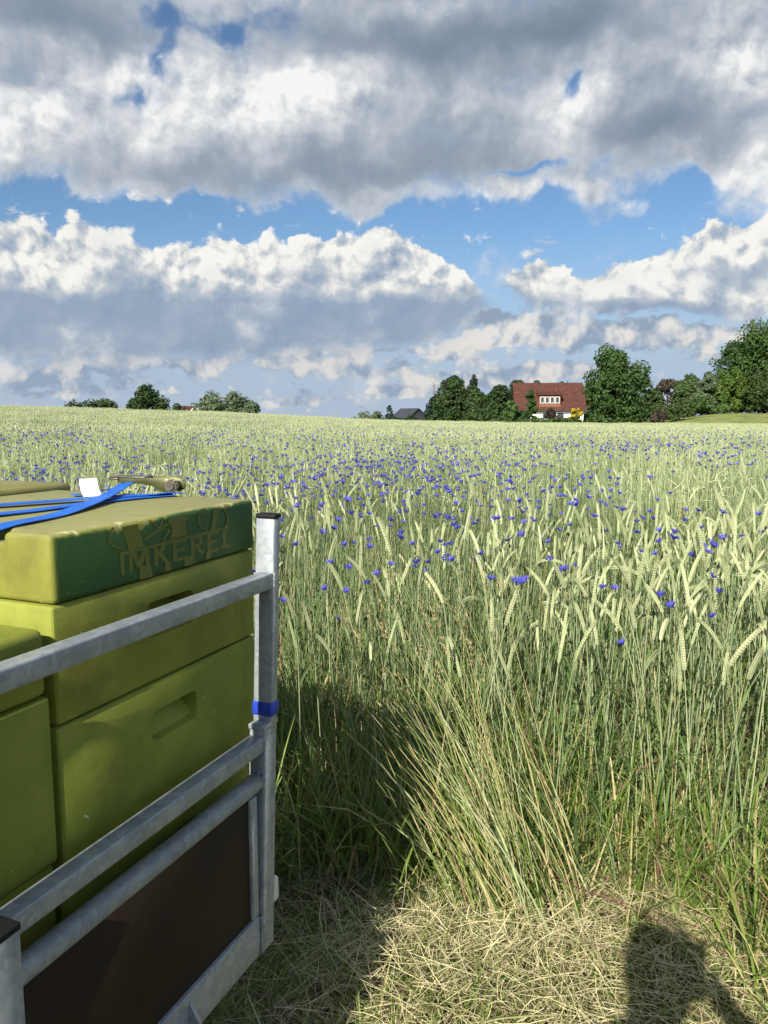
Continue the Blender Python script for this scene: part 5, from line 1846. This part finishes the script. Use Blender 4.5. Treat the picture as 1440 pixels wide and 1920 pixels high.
for px, d, top, base, lab in ((632, 190, 766, 790, 'thin grey mast standing on the horizon left of the slate house'),):
    P0 = at(px, 780, d); z0 = tz(P0.x, P0.y)
    e = empty('mast', (P0.x, P0.y, z0), 0, lab, 'mast')
    b = MB(); hh = at(px, top, d).z - z0
    b.tube([(0, 0, 0), (0, 0, hh)], [0.09, 0.05], 8); b.build('pole', M_mast, e)
    b = MB(); b.box(-0.3, 0.3, -0.04, 0.04, hh - 0.35, hh - 0.27); b.build('crossarm', M_mast, e)
P0 = at(813, 780, 150); z0 = tz(P0.x, P0.y); hh = at(813, 716, 150).z - z0
e = empty('dead_tree', (P0.x, P0.y, z0), 0, 'bare brown dead trunk rising above the left end of the grove', 'tree')
b = MB(); b.tube([(0, 0, 0), (0.1, 0, hh * 0.5), (0, 0, hh)], [0.22, 0.14, 0.03], 7); b.build('trunk', M_bare, e)
g_ = np.random.default_rng(5)
b = MB()
for k in range(26):
    zz = hh * g_.uniform(0.55, 0.97); a = g_.uniform(0, 6.28); l = g_.uniform(0.25, 0.6)
    b.tube([(0, 0, zz), (math.cos(a) * l, math.sin(a) * l, zz + l * g_.uniform(0.4, 1.3))], [0.04, 0.012], 4)
b.build('twigs', M_bare, e)

# ------------------------------------------------------------------ the photographer, known by the shadow on the hay
def skin_mat():
    m, nt, p, L = mat_new('skin_and_clothes')
    tc = nd(nt, 'ShaderNodeTexCoord')
    sp = nd(nt, 'ShaderNodeSeparateXYZ'); L(tc.outputs['Object'], sp.inputs[0])
    n = nd(nt, 'ShaderNodeTexNoise', Scale=6.0, Detail=5.0); L(tc.outputs['Object'], n.inputs['Vector'])
    z_ = X(nt, sp.outputs[2])
    ax = X(nt, sp.outputs[0])
    c = mixc(nt, z_.smooth(0.98, 1.00).v, (0.05, 0.06, 0.09), (0.16, 0.18, 0.15))
    c = mixc(nt, z_.smooth(1.50, 1.52).v, c, (0.52, 0.34, 0.25))
    c = mixc(nt, 0.25, c, mixc(nt, n.outputs['Fac'], (0.02, 0.02, 0.02), (0.5, 0.45, 0.4)), 'SOFT_LIGHT')
    L(c, p.inputs['Base Color']); p.inputs['Roughness'].default_value = 0.7
    return m


def build_person():
    fx, fy = -0.215, -0.34          # where the person stands
    V, E, Rd = [], [], []
    def jt(p, r, parent=None):
        V.append(p); Rd.append(r)
        if parent is not None:
            E.append((parent, len(V) - 1))
        return len(V) - 1
    pel = jt((0, 0, 0.96), (0.165, 0.115))
    wai = jt((0, 0.0, 1.10), (0.145, 0.105), pel)
    che = jt((0, 0.01, 1.30), (0.165, 0.115), wai)
    nb = jt((0, 0.0, 1.45), (0.085, 0.075), che)
    ne = jt((0, 0.015, 1.535), (0.055, 0.058), nb)
    jaw = jt((0, 0.035, 1.60), (0.066, 0.078), ne)
    he = jt((0, 0.02, 1.69), (0.080, 0.098), jaw)
    cr = jt((0, 0.005, 1.765), (0.058, 0.072), he)
    ns = jt((0, 0.125, 1.655), (0.012, 0.014), he)
    for s in (-1, 1):
        hp = jt((0.10 * s, 0, 0.88), (0.088, 0.092), pel)
        kn = jt((0.125 * s, 0.02, 0.50), (0.058, 0.062), hp)
        an = jt((0.14 * s, 0.0, 0.09), (0.040, 0.045), kn)
        jt((0.155 * s, 0.13, 0.035), (0.042, 0.034), an)
        ea = jt((0.083 * s, 0.015, 1.67), (0.014, 0.026), he)
    # both hands come together at the phone, elbows out
    phone = Vector((0.215, 0.325, 1.475))
    # both hands at the phone, elbows lifted out to the sides
    for s in (-1, 1):
        sh = jt((0.19 * s, 0.01, 1.43), (0.064, 0.062), che)
        el = jt((0.40 * s + 0.02, 0.10, 1.33), (0.047, 0.047), sh)
        wr = jt((phone.x + 0.055 * s, phone.y - 0.085, phone.z - 0.085), (0.029, 0.026), el)
        pa = jt((phone.x + 0.055 * s, phone.y - 0.045, phone.z - 0.060), (0.032, 0.020), wr)
        for k in range(4):
            q0 = jt((phone.x + 0.050 * s, phone.y - 0.012, phone.z - 0.088 + 0.018 * k), (0.009, 0.009), pa)
            jt((phone.x + 0.041 * s, phone.y - 0.006, phone.z - 0.090 + 0.018 * k), (0.008, 0.008), q0)
        jt((phone.x + 0.026 * s, phone.y - 0.034, phone.z - 0.045), (0.010, 0.010), pa)
    me = bpy.data.meshes.new('person')
    me.from_pydata(V, E, [])
    o = link('person', me, None, (fx, fy, 0.0))
    me.materials.append(skin_mat())
    sk = o.modifiers.new('skin', 'SKIN')
    sk.use_smooth_shade = True
    for i, r in enumerate(Rd):
        me.skin_vertices[0].data[i].radius = r
    me.skin_vertices[0].data[pel].use_root = True
    sb = o.modifiers.new('smooth', 'SUBSURF'); sb.levels = 2; sb.render_levels = 2
    tag(o, 'photographer holding up a phone, seen in the picture only as a shadow on the hay', 'person')
    # short hair
    b = MB()
    g = np.random.default_rng(3)
    for k in range(420):
        a, t = g.uniform(0, 6.283), g.uniform(0.15, 1.0)
        d = Vector((math.cos(a) * math.sqrt(1 - t * t), math.sin(a) * math.sqrt(1 - t * t), t))
        if d.y > 0.55 and d.z < 0.6:
            continue
        p0 = Vector((0, 0.01, 1.70)) + Vector((d.x * 0.078, d.y * 0.095, d.z * 0.10))
        tip = p0 + d * 0.022 + Vector((0, -0.012, -0.012))
        s = d.cross(Vector((0, 0, 1)))
        s = s.normalized() * 0.006 if s.length > 1e-3 else Vector((0.006, 0, 0))
        b.add([p0 - s, p0 + s, tip], [(0, 1, 2)])
    b.build('hair', noise_mat('brown_hair', (0.03, 0.02, 0.012), (0.07, 0.045, 0.03), scale=60, rough=0.5), o)
    # the phone whose lens this camera is
    b = MB(); b.box(-0.036, 0.036, -0.020, -0.012, -0.132, 0.013)
    ph = b.build('phone', M_black, None, bevel=0.004)
    ph.location = (0, 0, CAM_H)
    ph.rotation_euler = (-PITCH, 0, 0)
    tag(ph, 'phone held up by the photographer', 'phone')
build_person()
